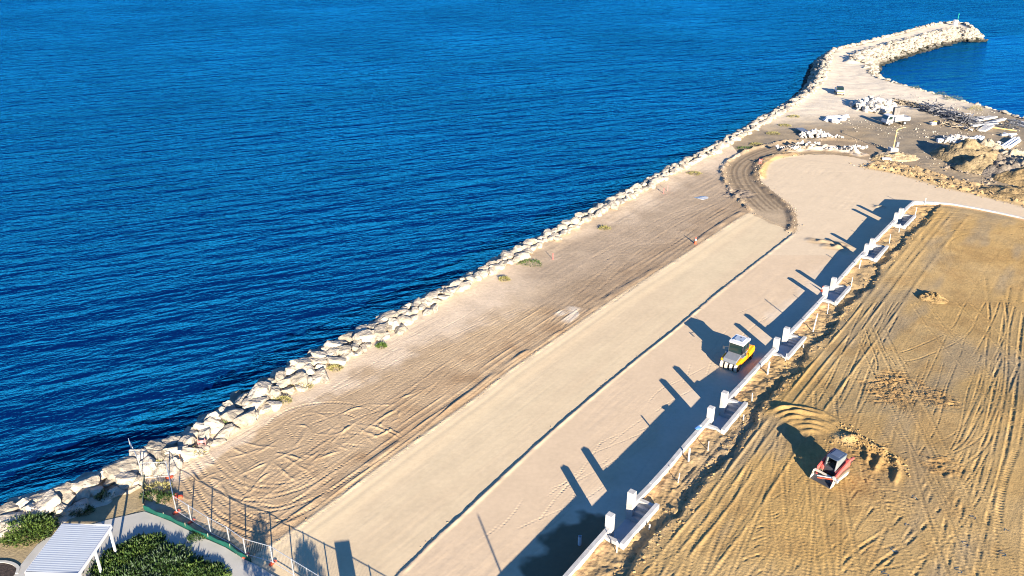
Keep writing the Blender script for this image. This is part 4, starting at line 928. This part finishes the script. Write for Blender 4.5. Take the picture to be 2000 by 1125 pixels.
heap((1752, 307), 3.0, .8, 'flat oval pile of sand right of the lamp post', (.50, .38, .22), 11, 1.5)
heap((1722, 309), 1.6, .7, 'small brown pile below the lamp post', tan, 12, 1.3, rough=.5)
heap((1822, 583), 1.7, .75, 'lone small sand pile with a black shadow in the upper sand lot', (.28, .19, .085), 13, 1.1, terr=True, rough=.6)

# ------------------------------------------------------------ yard: beams, pipes, scrap, bags
def plank(name, pa, pb, wd, ht, m, lab, cat, group=None, z=.0, rnd_=False):
    a = at(*pa); b = at(*pb); c = (a + b) / 2; z0 = max(zg(a[0], a[1]), zg(b[0], b[1]), zg(c[0], c[1])) + z; L = float(np.linalg.norm((b - a)[:2]))
    mb = MB().cyl((0, -L / 2, ht / 2), (0, L / 2, ht / 2), ht / 2, n=10) if rnd_ else MB().box((0, 0, ht / 2), (wd, L, ht))
    return mb.build(name, m, label=lab, cat=cat, group=group, loc=(c[0], c[1], z0), rz=-math.atan2(b[0] - a[0], b[1] - a[1]), bevel=0 if rnd_ else .03)
for i, (a, b, lab) in enumerate([((1893, 243), (1934, 229), 'white concrete beam, leftmost of the long stack past the scrap'), ((1895, 239), (1920, 230), 'short white beam behind the leftmost beam of the stack'), ((1897, 248), (1948, 243), 'white beam in front of the stack, nearly level'), ((1905, 237), (1945, 230), 'white beam lying over the middle of the stack'),
    ((1925, 243), (1962, 234), 'white beam at the right end of the stack'), ((1872, 247), (1897, 256), 'dark edged beam pointing down left of the stack'), ((1912, 257), (1928, 247), 'short grey beam below the stack, left one'), ((1920, 258), (1938, 248), 'short grey beam below the stack, right one'), ((1978, 236), (2012, 246), 'pale slab cut by the right edge past the black cage'), ((1972, 241), (2012, 252), 'lower pale slab cut by the right edge')]):
    plank('concrete_beam', a, b, .75, .42, M_conc if i not in (6, 7) else M_concg, lab, 'beam', 'white concrete beams in the yard')
for i, (a, b, lab) in enumerate([((1893, 280), (1907, 271), 'leftmost white pipe of the short bundle beside the rubble'), ((1898, 281), (1913, 271), 'middle white pipe of the short bundle beside the rubble'), ((1903, 282), (1919, 272), 'rightmost white pipe of the short bundle beside the rubble'),
    ((1955, 290), (1981, 273), 'leftmost of the long white pipes at the right edge of the yard'), ((1962, 291), (1988, 273), 'second of the long white pipes at the right edge of the yard'), ((1971, 291), (1990, 278), 'rightmost of the long white pipes at the right edge'), ((1955, 266), (1984, 264), 'white pipe lying level behind the long white pipes'), ((1960, 262), (1976, 268), 'short white pipe crossing behind the long white pipes')]):
    plank('white_pipe', a, b, .7, .7 if i < 6 else .5, M_white, lab, 'pipe', 'white pipes stored in the yard', rnd_=True)
plank('yellow_pipe', (1934, 250), (1985, 257), .3, .3, M_lamp, 'long thin yellow pipe in front of the black cage', 'pipe', rnd_=True)
c = at(1975, 252); e = empty('steel_cage', (c[0], c[1], zg(c[0], c[1])), .1, label='black steel cage frame beside the yellow pipe', cat='cage')
for x in (-1.2, -.4, .4, 1.2):
    for y in (-.7, .7): MB().bar((x, y, 0), (x, y, 1.9), .12).build('post', M_dark, e)
for zz in (.1, .9, 1.85):
    for y in (-.7, .7): MB().bar((-1.3, y, zz), (1.3, y, zz), .12).build('rail', M_dark, e)
    for x in (-1.2, 1.2): MB().bar((x, -.7, zz), (x, .7, zz), .12).build('rail', M_dark, e)
# scrap: two heaps of bars and pipes
def scrap(px0, px1, n, wd, mats_, lab, L0=1.6, h=.9):
    a = at(*px0)[:2]; b = at(*px1)[:2]; m = MB(); t = (b - a) / np.linalg.norm(b - a); nrm = np.array([-t[1], t[0]]); c0 = (a + b) / 2
    for k in range(n):
        p = a + (b - a) * rnd.random() + nrm * rnd.gauss(0, wd * .45); th = math.atan2(t[1], t[0]) + rnd.gauss(0, .7); L = L0 * rnd.uniform(.4, 1.5)
        z = zg(p[0], p[1]) + abs(rnd.gauss(0, h * .5)) + .1; dx, dy = math.cos(th) * L / 2, math.sin(th) * L / 2; dz = rnd.gauss(0, .22) * L / 2
        m.bar((p[0] - dx - c0[0], p[1] - dy - c0[1], z - dz), (p[0] + dx - c0[0], p[1] + dy - c0[1], z + dz), rnd.uniform(.06, .22), rnd.uniform(.05, .2))
    m.build('scrap_heap', mats_, label=lab, cat='scrap heap', kind='stuff', loc=(c0[0], c0[1], 0))
M_scr = mat('scrap_steel', (.20, .20, .21), .6, .3, var=.5, scale=1.5)
scrap((1800, 214), (1905, 243), 420, 2.4, M_scr, 'tangled dark grey steel and branches between the mat and the white beams', 1.8, 1.5)
scrap((1746, 200), (1800, 210), 110, 1.6, mat('driftwood', (.30, .25, .18), .9, var=.3), 'loose grey timber left of the dark mat', 2.6, .5)
scrap((1840, 240), (1905, 256), 90, 2.2, mat('driftwood', (.30, .25, .18)), 'brown brush and sticks in front of the dark scrap', 1.6, .5)
plank('dark_mat', (1792, 207), (1828, 211), 3.2, .35, M_dark, 'flat dark grey stack of mats behind the scrap', 'mat')
plank('dark_mat', (1835, 219), (1868, 224), 1.4, .5, M_dark, 'dark slab lying along the back of the scrap heap', 'mat')
for i, (px, s) in enumerate([((1616, 236), 1.1), ((1624, 232), 1.1), ((1632, 240), 1.2), ((1636, 231), 1.1), ((1645, 236), 1.0), ((1627, 238), 1.0), ((1652, 229), .9)]):
    c = at(*px); me = BIG[i].copy(); me.materials.clear(); me.materials.append(mat('white_bulk_bag', (.60, .61, .62), .7, var=.10, bump=.08, bscale=3))
    o = link('bulk_bag', me, label='white bulk bag in the low heap left of the truck, ' + ['front left', 'back left', 'front middle', 'back middle', 'right of the middle', 'small front one', 'rear right tip'][i], cat='bag', group='white bulk bags heaped on the bare ground', loc=(c[0], c[1], zg(c[0], c[1]) + .35)); o.scale = (s * .85, s * .85, s * .8)
for i, (pa, pb, wd, lab) in enumerate([((1716, 300), (1732, 303), .5, 'pale plank in the junk below the lamp post, upper one'), ((1714, 306), (1724, 301), .5, 'pale plank crossing below the lamp post'), ((1722, 312), (1740, 313), 1.0, 'white board at the lower edge of the junk below the lamp post'), ((1728, 306), (1736, 298), .5, 'grey plank leaning towards the white block of the lamp post')]):
    plank('timber_plank', pa, pb, wd, .25, M_wood if i != 2 else M_white, lab, 'plank', 'planks lying below the lamp post', z=.15)
c = at(1856, 278); MB().box((0, 0, .5), (1.2, 1.0, 1.0)).build('white_crate', M_white, bevel=.05, label='white crate at the front of the concrete rubble', cat='crate', loc=(c[0], c[1], zg(c[0], c[1])), rz=.3)
c = at(1835, 277); MB().box((0, 0, .35), (1.1, .8, .7)).build('white_crate', M_white, bevel=.05, label='low white crate left of the other crate in the rubble', cat='crate', loc=(c[0], c[1], zg(c[0], c[1])), rz=.1)
c = at(1822, 244); MB().box((0, 0, .3), (1.3, .8, .6)).build('white_crate', M_white, bevel=.08, label='small white crate between the truck and the beams', cat='crate', loc=(c[0], c[1], zg(c[0], c[1])), rz=.3)
c = at(1825, 240); me = LOW[2].copy(); me.materials.clear(); me.materials.append(M_yel); o = link('yellow_sack', me, label='tiny yellow sack on the ground between truck and beams', cat='sack', loc=(c[0], c[1], zg(c[0], c[1]) + .3)); o.scale = (.4, .4, .35)
plank('steel_sheet', (1560, 256), (1573, 264), 1.6, .12, M_grey, 'grey steel sheet at the left end of the white rubble heap', 'sheet', z=.6)

# ------------------------------------------------------------ blue survey marks sprayed on the lot
M_blue = mat('blue_spray', (.035, .075, .12), .8, var=.2)
def smark(px, sc, rz, lab, s_=True):
    c = att(*px); pts = [(.35, .42), (.15, .5), (-.2, .48), (-.35, .3), (-.25, .1), (.1, 0), (.32, -.15), (.3, -.38), (.0, -.5), (-.35, -.42)] if s_ else [(-.4, -.1), (0, .3), (.1, 0), (.4, -.2)]
    P = spline(np.array(pts) * sc * .62, .05); m = MB(); ca, sa = math.cos(rz), math.sin(rz); prev = None
    O1, O2 = offset(P, .03), offset(P, -.03)
    for a, b in zip(O1, O2):
        vs = []
        for q in (a, b):
            x, y = q[0] * ca - q[1] * sa, q[0] * sa + q[1] * ca
            vs.append(m.bm.verts.new((x, y, zg(c[0] + x, c[1] + y) + .015)))
        if prev: m.bm.faces.new((prev[0], prev[1], vs[1], vs[0]))
        prev = vs
    m.build('survey_mark', M_blue, label=lab, cat='paint mark', group='blue letter S marks sprayed on the sand', loc=(c[0], c[1], 0))
for px, sc, rz, lab in [((1747, 1076), .9, .1, 'blue S with a bar through it, largest mark on the lower sand'), ((1786, 971), .65, 0, 'blue S below the pushed ridges, uppermost mark'), ((1900, 1010), .7, .1, 'blue S beside the long wheel ruts'), ((1885, 1062), .8, -.2, 'blue S left of the deep wheel ruts, second from the bottom'), ((1872, 1114), .8, .1, 'blue S at the bottom right edge near the ruts'), ((1958, 1081), .8, .1, 'rightmost blue S on the orange sand'), ((1729, 1121), .8, .2, 'blue S cut by the bottom edge')]:
    smark(px, sc, rz, lab)
smark((1966, 1036), .9, 0, 'blue tick mark on the orange sand, not a letter', False); smark((1771, 1025), .8, .3, 'faint blue tick under the curved tracks', False)
bm = MB().bar((-.3, -.07, 0), (.3, .07, 0), .05, .01); c = att(1747, 1076); bm.build('survey_mark', M_blue, label='bar drawn across the largest blue S', cat='paint mark', group='blue letter S marks sprayed on the sand', loc=(c[0], c[1], zg(c[0], c[1]) + .03), rz=0)

# ------------------------------------------------------------ park corner: path, kerb, silt fence, shelter
def flat_prism(name, P, z0, z1, m, **kw):
    mb = MB(); mb.prism([(float(a), float(b)) for a, b in P], z0, z1)
    bm = mb.bm; bmesh.ops.triangulate(bm, faces=[f for f in bm.faces if len(f.verts) > 4]); return mb.build(name, m, **kw)
M_path = mat('path_concrete', (.40, .39, .35), .85, var=.12, scale=.6, bump=.006, bscale=30)
flat_prism('path', PATH, -.15, .06, M_path, kind='structure')
mulch = G([(-60, 1140), (-60, 1108), (-20, 1102), (8, 1101), (24, 1105), (33, 1112), (30, 1122), (20, 1135)])
flat_prism('planting_bed', mulch, -.1, .085, mat('bark_mulch', (.05, .035, .028), .95, var=.5, scale=6, bump=.08, bscale=12), kind='structure')
kb = MB(); Pk = spline(mulch[1:-1], .5); Ko = offset(Pk, -.22)
for i in range(len(Pk) - 1):
    q = [Pk[i], Pk[i + 1], Ko[i + 1], Ko[i]]; lo = [kb.bm.verts.new((*c, -.1)) for c in q]; hi = [kb.bm.verts.new((*c, .12)) for c in q]
    kb.bm.faces.new(hi)
    for j in range(4): kb.bm.faces.new((lo[j], lo[(j + 1) % 4], hi[(j + 1) % 4], hi[j]))
kb.build('kerb', M_path, kind='structure')
def silt(pxs, h, lab, z=0, m=None):
    P = spline(G(pxs), .5); O = offset(P, .05); mb = MB(); c0 = P[0]
    for i in range(len(P) - 1):
        w0 = .04 * math.sin(i * 1.7); w1 = .04 * math.sin((i + 1) * 1.7); za, zb = min(0, zg(*P[i])) - .1, min(0, zg(*P[i + 1])) - .1
        A, B_, C_, D_ = P[i] - c0, P[i + 1] - c0, O[i + 1] - c0, O[i] - c0
        v = [mb.bm.verts.new(t) for t in ((*A, za), (*B_, zb), (*B_ + w1, h + .03 * math.sin(i * .9)), (*A + w0, h + .03 * math.sin(i * .9)), (*D_, za), (*C_, zb), (*C_ + w1, h + .03 * math.sin(i * .9)), (*D_ + w0, h + .03 * math.sin(i * .9)))]
        for f in ((0, 1, 2, 3), (7, 6, 5, 4), (3, 2, 6, 7)): mb.bm.faces.new([v[k] for k in f])
    e = empty('silt_fence', (c0[0], c0[1], 0), label=lab, cat='fence')
    mb.build('fabric', m, e)
    for i in range(0, len(P), 4): MB().bar((*(P[i] - c0), -.2), (*(P[i] - c0), h + .12), .04).build('stake', M_wood, e)
M_green = mat('green_silt_cloth', (.003, .075, .055), .7, var=.15, scale=2)
silt([(282, 995), (310, 1008), (335, 1017), (385, 1043), (440, 1067), (475, 1090), (492, 1098)], .45, 'green silt fence along the edge of the concrete path', m=M_green)
silt([(283, 934), (282, 960), (282, 990)], .5, 'short run of silt fence between sandy verge and weeds, going up to the rocks', m=mat('dusty_silt_cloth', (.12, .16, .12), .8))

def fence_panel(a, b, lab, z0=None, z1=None, h=1.75, feet=True, h1=None):
    a = np.array(a, float); b = np.array(b, float); za = zg(*a) if z0 is None else z0; zb = zg(*b) if z1 is None else z1; h1 = h1 or h
    e = empty('mesh_fence', (a[0], a[1], za), label=lab, cat='fence', group='temporary mesh fence panels round the site corner')
    d = b - a; L = np.linalg.norm(d); t = d / L; dz = zb - za
    def P(s, z): return (d[0] * s, d[1] * s, dz * s + z)
    for s in (.01, .99): MB().cyl(P(s, -.05), P(s, h if s < .5 else h1), .035, n=6).build('post', M_galv, e)
    MB().cyl(P(.01, h - .05), P(.99, h1 - .05), .028, n=6).build('top_rail', M_galv, e); MB().cyl(P(.01, .18), P(.99, .18), .028, n=6).build('bottom_rail', M_galv, e)
    m = MB(); n = int(L / .16)
    for k in range(1, n): m.bar(P(k / n, .18), P(k / n, h - .05), .006)
    m.build('wire_mesh', M_galv, e, kind='stuff')
    if feet: MB().box(P(0, .06), (.62, .24, .13), Matrix.Rotation(math.atan2(t[1], t[0]) + 1.57, 3, 'Z')).build('foot', M_red, e, bevel=.02)
FP = [G([q])[0] for q in [(279, 938), (345, 1001), (374, 1019), (412, 1043), (449, 1062), (481, 1087), (533, 1100), (574, 1125), (603, 1143)]]
FA = G([(331, 934)])[0]
fence_panel(G([(279, 938)])[0], FA, 'mesh fence panel joining the rocks panel to the red seats')
labs = ['mesh fence panel between the two red feet by the weeds', 'mesh fence panel just right of the lower red foot', 'third mesh fence panel right of the weeds', 'fourth mesh fence panel, in the middle of the diagonal row', 'fifth mesh fence panel beside the end of the green cloth', 'mesh fence panel ending at the big red foot', 'mesh fence panel just right of the big red foot', 'mesh fence panel cut by the bottom edge']
pts = [FA] + FP[1:]
for i in range(len(pts) - 1): fence_panel(pts[i], pts[i + 1], labs[i], feet=i in (0, 1, 2, 5, 6))
tail = np.array([pts[-1] + (pts[-1] - pts[-2]) / np.linalg.norm(pts[-1] - pts[-2]) * 2.4 * k for k in range(6)])
for i in range(5): fence_panel(tail[i], tail[i + 1], 'mesh fence panel below the edge of the photo, place %s in its row' % ['one', 'two', 'three', 'four', 'five'][i])
ra = G([(276, 925)])[0]; dr = G([(268, 905)])[0] - ra; dr = dr / np.linalg.norm(dr)
fence_panel(ra, ra + dr * 2.6, 'rusty mesh fence panel running out over the rocks', z0=0, z1=-.6); fence_panel(ra + dr * 2.6, ra + dr * 4.8, 'mesh fence panel standing at the water edge of the rocks', z0=-.6, z1=-1.5, h=1.8, h1=2.3, feet=False)
for px, lab in [((339, 968), 'red fallen fence foot left of the small green weed'), ((348, 973), 'bigger red plastic foot right of the small green weed')]:
    c = at(*px); MB().box((0, 0, .12), (.8, .35, .2), taper=.8).build('plastic_block', M_red, bevel=.04, label=lab, cat='block', loc=(c[0], c[1], zg(c[0], c[1])), rz=rnd.uniform(-.6, .6))
c = at(354, 905); e = empty('site_sign', (c[0], c[1], zg(c[0], c[1])), .3, label='small white marker post at the rock edge above the fence', cat='sign')
MB().cyl((0, 0, 0), (0, 0, 1.1), .04).build('post', M_rust, e); MB().box((0, 0, 1.15), (.4, .1, .35)).build('head', M_pvc, e, bevel=.03)

# shelter
def shelter():
    zt = 2.75; A = at(122, 1024, zt + .1)[:2]; B = at(217, 1028, zt)[:2]; C_ = at(153, 1121, zt)[:2]; D_ = A + (C_ - B)
    e = empty('shelter', (A[0], A[1], 0), label='white roofed picnic shelter at the bottom left corner', cat='shelter')
    u = (B - A); v = (D_ - A); U_, V_ = np.linalg.norm(u), np.linalg.norm(v); n = int(V_ / .2)
    mr = MB(); prev = None
    for k in range(n * 4 + 1):                                  # corrugated sheet: ribs run along u
        s = k / (n * 4); q = v * s; ph = k % 4; h = zt + .05 + (.007 if ph in (1, 2) else 0)
        vs = [mr.bm.verts.new((*q, h + .1)), mr.bm.verts.new((*(q + u), h))]
        if prev: mr.bm.faces.new((prev[0], prev[1], vs[1], vs[0]))
        prev = vs
    M_roof = mat('white_roof_sheet', (.40, .44, .48), .4, .0, var=.03)
    roof = mr.build('roof', M_roof, e)
    MB().prism([tuple(x) for x in ((0, 0), u, u + v, v)], zt - .12, zt + .02).build('roof_soffit', M_white, e)
    def fascia(p, q, nm='fascia'): MB().bar((*p, zt - .02), (*q, zt - .02), .08, .26).build(nm, M_white, e)
    o = u / U_ * .05; o2 = v / V_ * .05
    fascia(v + o2 - o, u + v + o2 + o); fascia(-o2, u - o2); fascia(-o, v - o); fascia(u + o, u + v + o)
    for s in (.04, .5, .96):
        for side in (.03, .985):
            p = u * side + v * s; MB().box((p[0], p[1], zt / 2 - .05), (.15, .15, zt)).build('post', M_white, e, bevel=.01)
        p0 = u * .03 + v * s; p1 = u * .985 + v * s; MB().bar((*p0, zt - .22), (*p1, zt - .22), .1, .16).build('roof_beam', M_white, e)
    for k in (.3, .55, .8):
        p = u * .5 + v * k; e2 = empty('picnic_bench', (A[0] + p[0], A[1] + p[1], .06), -math.atan2(v[0], v[1]), label={.3: 'brown slatted bench under the shelter, far one', .55: 'brown slatted bench under the shelter, middle one', .8: 'brown slatted bench under the shelter, near one'}[k], cat='bench', group='benches under the shelter')
        for x in (-.15, 0, .15): MB().box((x, 0, .45), (.12, 1.5, .05)).build('slat', M_rust, e2)
        for y in (-.6, .6): MB().box((0, y, .22), (.35, .06, .42)).build('leg', M_dark, e2)
shelter()

# ------------------------------------------------------------ plants
def leaf_mat(name, col, var=.35):
    m = mat(name, col, .55, var=var, scale=2.5, spec=.3); return m
M_bush = leaf_mat('dark_green_leaf', (.028, .060, .014)); M_bush2 = leaf_mat('bright_green_leaf', (.070, .115, .022)); M_bush3 = leaf_mat('silver_green_leaf', (.075, .115, .065)); M_dry = leaf_mat('dry_grass', (.24, .22, .08)); M_twig = mat('brown_twig', (.10, .07, .04), .9)
def foliage(mb, cx, cy, cz, rx, ry, rz, n, L, wd, up=.35, seed=0):
    r = random.Random(seed)
    for k in range(n):
        a = r.uniform(0, 6.283); el = math.asin(r.uniform(-.05, 1)); q = r.uniform(.45, 1.0) ** .5
        lump = 1 + .22 * math.sin(a * 3 + seed) * math.cos(el * 4 + seed * 2) + .1 * math.sin(a * 7 + seed)
        d = Vector((math.cos(a) * math.cos(el), math.sin(a) * math.cos(el), math.sin(el)))
        p = Vector((cx + d.x * rx * q * lump, cy + d.y * ry * q * lump, cz + d.z * rz * q * lump))
        t = (d + Vector((r.gauss(0, .5), r.gauss(0, .5), up + r.gauss(0, .4)))).normalized(); s = t.cross(Vector((r.gauss(0, 1), r.gauss(0, 1), r.gauss(0, 1)))).normalized(); l = L * r.uniform(.6, 1.3)
        v = [mb.bm.verts.new(p - s * wd * .3), mb.bm.verts.new(p + t * l * .5 - s * wd), mb.bm.verts.new(p + t * l), mb.bm.verts.new(p + t * l * .5 + s * wd)]
        mb.bm.faces.new(v)
def nb(mb, name, m, parent):                                  # build without recalculating normals
    me = bpy.data.meshes.new(name); mb.bm.to_mesh(me); mb.bm.free(); me.materials.append(m); return link(name, me, parent)
def shrub(px, r, h, n, mats_, lab, L=.22, wd=.035, seed=1, ry=None, name='shrub', z=None):
    c = at(*px); z0 = zg(c[0], c[1]) if z is None else z; e = empty(name, (c[0], c[1], z0), label=lab, cat='shrub' if name == 'shrub' else 'grass tuft')
    for i, m in enumerate(mats_):
        mb = MB(); foliage(mb, 0, 0, 0, r, ry or r, h, n // len(mats_), L, wd, seed=seed * 10 + i); nb(mb, 'leaves', m, e)
    if name == 'shrub':
        mb = MB()
        for k in range(9): a = k * .7; mb.cyl((0, 0, -.05), (math.cos(a) * r * .7, math.sin(a) * r * .6, h * .75), .03, .01, n=5)
        mb.build('stems', M_twig, e)
        co = BIG[seed % 12].copy(); co.materials.clear(); co.materials.append(mat('shrub_heart', (.012, .018, .006), .95)); o = link('shade_core', co, e); o.scale = (r * .62, (ry or r) * .62, h * .62); o.location.z = h * .1  # near-black solid lump; its colour stands in for shade among the inner leaves
    return e
shrub((58, 1040), 1.9, .95, 5200, [M_bush2, M_bush, M_bush2], 'bright green rounded bush between the rocks and the sandy path', .26, .035, 1, 1.5)
shrub((25, 1050), .9, .6, 900, [M_bush2], 'small green bush left of the rounded bush', .2, .03, 2)
shrub((110, 1008), .5, .4, 500, [M_bush], 'small weed on the rock right of the rounded bush', .2, .03, 3)
shrub((158, 1000), 1.0, .45, 900, [M_bush], 'low weeds in the shade at the foot of the rocks', .2, .03, 4, .6)
shrub((205, 972), .8, .4, 600, [M_bush, M_dry], 'weeds between rocks and shaded verge, higher up', .2, .03, 5, .5)
SP = at(300, 1100)
for i, (px, r, h) in enumerate([((272, 1082), 1.9, .62), ((232, 1105), 1.7, .6), ((315, 1110), 2.2, .75), ((265, 1128), 2.2, .7), ((355, 1128), 1.9, .6), ((398, 1136), 1.6, .5), ((215, 1140), 1.8, .6), ((310, 1150), 2.2, .7)]):
    shrub(px, r, h, 6500, [M_bush, M_bush3 if i in (2, 3, 7) else M_bush2, M_bush], ['spiky dark green shrub at the top of the clump in the path curve', 'spiky shrub at the left of the clump beside the shelter post', 'silvery green shrub in the middle of the clump', 'silvery shrub at the bottom of the clump', 'dark shrub right of the silvery ones', 'rightmost low shrub of the clump', 'shrub at the bottom left of the clump', 'shrub of the clump mostly below the photo'][i], .30, .05, 20 + i)
for i, (px, r, lab, m) in enumerate([((325, 975), .8, 'green weed next to the fallen red feet', M_bush), ((300, 970), .9, 'green weed beside the short silt fence', M_bush), ((310, 955), 1.1, 'dry weeds inside the fenced corner', M_dry), ((300, 915), 1.3, 'dry grass at the rocks above the fence', M_dry), ((372, 888), 1.2, 'dry grass below the pink barrier', M_dry), ((385, 1052), .8, 'weed on the dark side of the green silt fence', M_bush), ((445, 832), .8, 'green tuft at the rocks, left part of the seawall', M_bush2),
    ((550, 785), .9, 'grass tuft at the foot of the rocks, second from the left', M_dry), ((590, 757), 1.0, 'dry tuft below a large rock', M_dry), ((655, 722), .7, 'small tuft by the rocks above the wide dirt strip', M_dry), ((745, 678), .5, 'tiny green tuft at the rock foot', M_bush2), ((1037, 516), 1.6, 'wide green tuft at the rock foot beside the pink peg', M_bush2), ((985, 547), .7, 'dry tuft left of the wide green tuft', M_dry),
    ((1180, 447), .8, 'dry tuft in the middle of the seawall', M_dry), ((1356, 340), 1.2, 'dry tuft left of the haul track bend', M_dry), ((1456, 290), 1.7, 'green tuft right above the haul track bend', M_bush2), ((1510, 262), 1.4, 'olive tuft along the rocks past the bend', M_dry), ((1532, 246), 1.3, 'olive tuft near the white rubble heap', M_dry), ((1476, 282), 1.2, 'small olive tuft between two larger ones', M_dry), ((1550, 230), 1.3, 'olive tuft on the upper seawall', M_dry), ((1788, 172), 1.5, 'thin grey shrub on the harbour shore, left one', M_bush3), ((1836, 186), 1.5, 'thin grey shrub on the harbour shore, middle one', M_bush3), ((1862, 196), 2.2, 'thin grey shrubs on the harbour shore, right one', M_bush3), ((1905, 215), 1.6, 'olive tuft beside the bare sandy harbour bank', M_dry), ((1795, 1075), .01, '', M_dry)]):
    if lab: shrub(px, r, .35 if i < 20 else 1.0, 420, [m], lab, .28, .03, 40 + i, name='grass_tuft', ry=r * .6)

# ------------------------------------------------------------ what stands below the picture and throws its shadow into it
def shade_base(px, h): c = at(*px)[:2]; L = h / math.tan(SUN_EL); return c[0] - SH.x * L, c[1] - SH.y * L
def tree(px, h, lab, seed):
    x, y = shade_base(px, h); r = random.Random(seed); e = empty('young_tree', (x, y, 0), label=lab, cat='tree')
    t = MB(); t.cyl((0, 0, -.1), (.1, 0, h * .45), .10, .07, n=8)
    cr = MB()
    for k in range(11):
        a = k * 2.4; zz = h * r.uniform(.35, .9); rr = h * .24 * r.uniform(.3, 1) * (1.2 - zz / h); p = (math.cos(a) * rr, math.sin(a) * rr, zz)
        t.cyl((.1, 0, h * .4), p, .04, .015, n=5); foliage(cr, *p, h * .13, h * .13, h * .13, 260, .24, .035, seed=seed + k)
    t.build('trunk', mat('bark', (.12, .09, .06), .9), e); nb(cr, 'crown', M_bush, e)
tree((597, 1058), 4.6, 'young tree below the photo whose shadow falls on the pale road', 5)
tree((503, 1012), 4.6, 'young tree below the photo whose shadow falls inside the fence', 9)
def pole(px, h, r, lab):
    x, y = shade_base(px, h); e = empty('steel_pole', (x, y, 0), label=lab, cat='pole'); MB().cyl((0, 0, -.1), (0, 0, h), r, r * .7, n=8).build('shaft', M_galv, e); MB().cyl((0, 0, 0), (0, 0, .15), r * 2.2, n=8).build('base', M_galv, e)
pole((933, 1005), 7.5, .10, 'flag pole below the photo whose shadow crosses the road side strip')
x, y = shade_base((668, 1060), 3.4); e = empty('notice_board', (x, y, 0), R(10), label='notice board below the photo shading the pale road', cat='sign')
MB().box((0, 0, 2.3), (1.15, .08, 2.2)).build('board', M_white, e); [MB().cyl((s * .5, .06, 0), (s * .5, .06, 3.3), .05).build('post', M_galv, e) for s in (-1, 1)]

# ------------------------------------------------------------ loose clods along cut edges, berms and pushed sand
def clods(name, lines, n, spread, col, lab, smin=.05, smax=.22, seed=1):
    r = random.Random(seed); V, F, k0 = [], [], 0; me0 = LOW[3]
    bm = bmesh.new(); bmesh.ops.create_icosphere(bm, subdivisions=1, radius=1); co = np.array([v.co[:] for v in bm.verts]); fa = np.array([[v.index for v in f.verts] for f in bm.faces]); bm.free()
    al = [along(np.asarray(L)) for L in lines]; tot = [a[0][-1] for a in al]
    for _ in range(n):
        S_, X_ = r.choices(al, tot)[0]; p = X_(r.uniform(0, S_[-1])); s = (smin + (smax - smin) * r.random() ** 3) * .55
        x, y = p[0] + r.gauss(0, spread), p[1] + r.gauss(0, spread); z = zg(x, y)
        c = co * (1 + np.array([[r.uniform(-.3, .3)] for _ in co])) * [s * r.uniform(.8, 1.4), s, s * .7]
        V.append(c + [x, y, z + s * .25]); F.append(fa + k0); k0 += len(co)
    me = bpy.data.meshes.new(name); me.from_pydata(np.vstack(V).tolist(), [], np.vstack(F).tolist()); me.materials.append(mat('%s_soil_%d' % (name, seed), col, .95, var=.3, scale=2)); link(name, me, kind='stuff', label=lab, cat='soil clods')
clods('soil_clods', [offset(WALLM, 3.6), offset(WALLM, 3.1)], 1500, .5, (.33, .22, .10), 'crumbled soil along the cut edge beside the white wall', seed=2)
clods('soil_clods', [spline(GT([(1650, 846), (1690, 868), (1720, 884), (1748, 902), (1760, 920)]), .5), spline(GT([(1640, 830), (1680, 856), (1705, 872), (1735, 888)]), .5), spline(GT([(1625, 862), (1675, 868)]), .5)], 650, .4, (.30, .20, .085), 'loose lumps of sand pushed up behind the red loader', seed=3)
clods('soil_clods', [BANK, offset(BANK, 1.4), offset(BANK, -2.8)], 1300, .9, (.30, .21, .11), 'lumps of earth on the bank above the pale turning area', .08, .4, seed=4)
clods('soil_clods', [offset(ROADL, -.35), offset(ROADR, .2)], 500, .12, (.36, .26, .15), 'crumbs of soil along the two edges of the pale road', .04, .13, seed=5)
clods('soil_clods', [TRK_OUT, spline(G(trk_in[:8]), 1), RUB], 700, .5, (.30, .24, .17), 'stones and clods along the edges of the curved dirt track', .08, .3, seed=6)
hp = [spline(G([(1875, 320), (1905, 330), (1935, 325), (1970, 335), (2000, 345)]), 1), spline(G([(1900, 300), (1940, 305), (1990, 318)]), 1), spline(G([(1940, 345), (1990, 360)]), 1)]
clods('earth_rubble', hp, 700, 2.6, (.26, .21, .155), 'grey broken earth and rubble between the sand heaps', .15, .7, seed=7)
clods('gravel_scatter', [spline(G([(1690, 235), (1780, 262), (1850, 262), (1930, 290)]), 2), spline(G([(1780, 195), (1900, 225), (1990, 250)]), 2), spline(G([(1760, 300), (1800, 320)]), 2)], 900, 4.0, (.40, .36, .29), 'stones scattered over the floor of the yard', .08, .35, seed=8)
clods('gravel_scatter', [spline(GT([(1712, 740), (1735, 780)]), .5), spline(GT([(1740, 735), (1760, 790)]), .5), spline(GT([(1815, 765), (1845, 785)]), .5)], 900, 1.1, (.30, .19, .08), 'crumbly clods in the churned patches of the sand lot', .04, .11, seed=9)
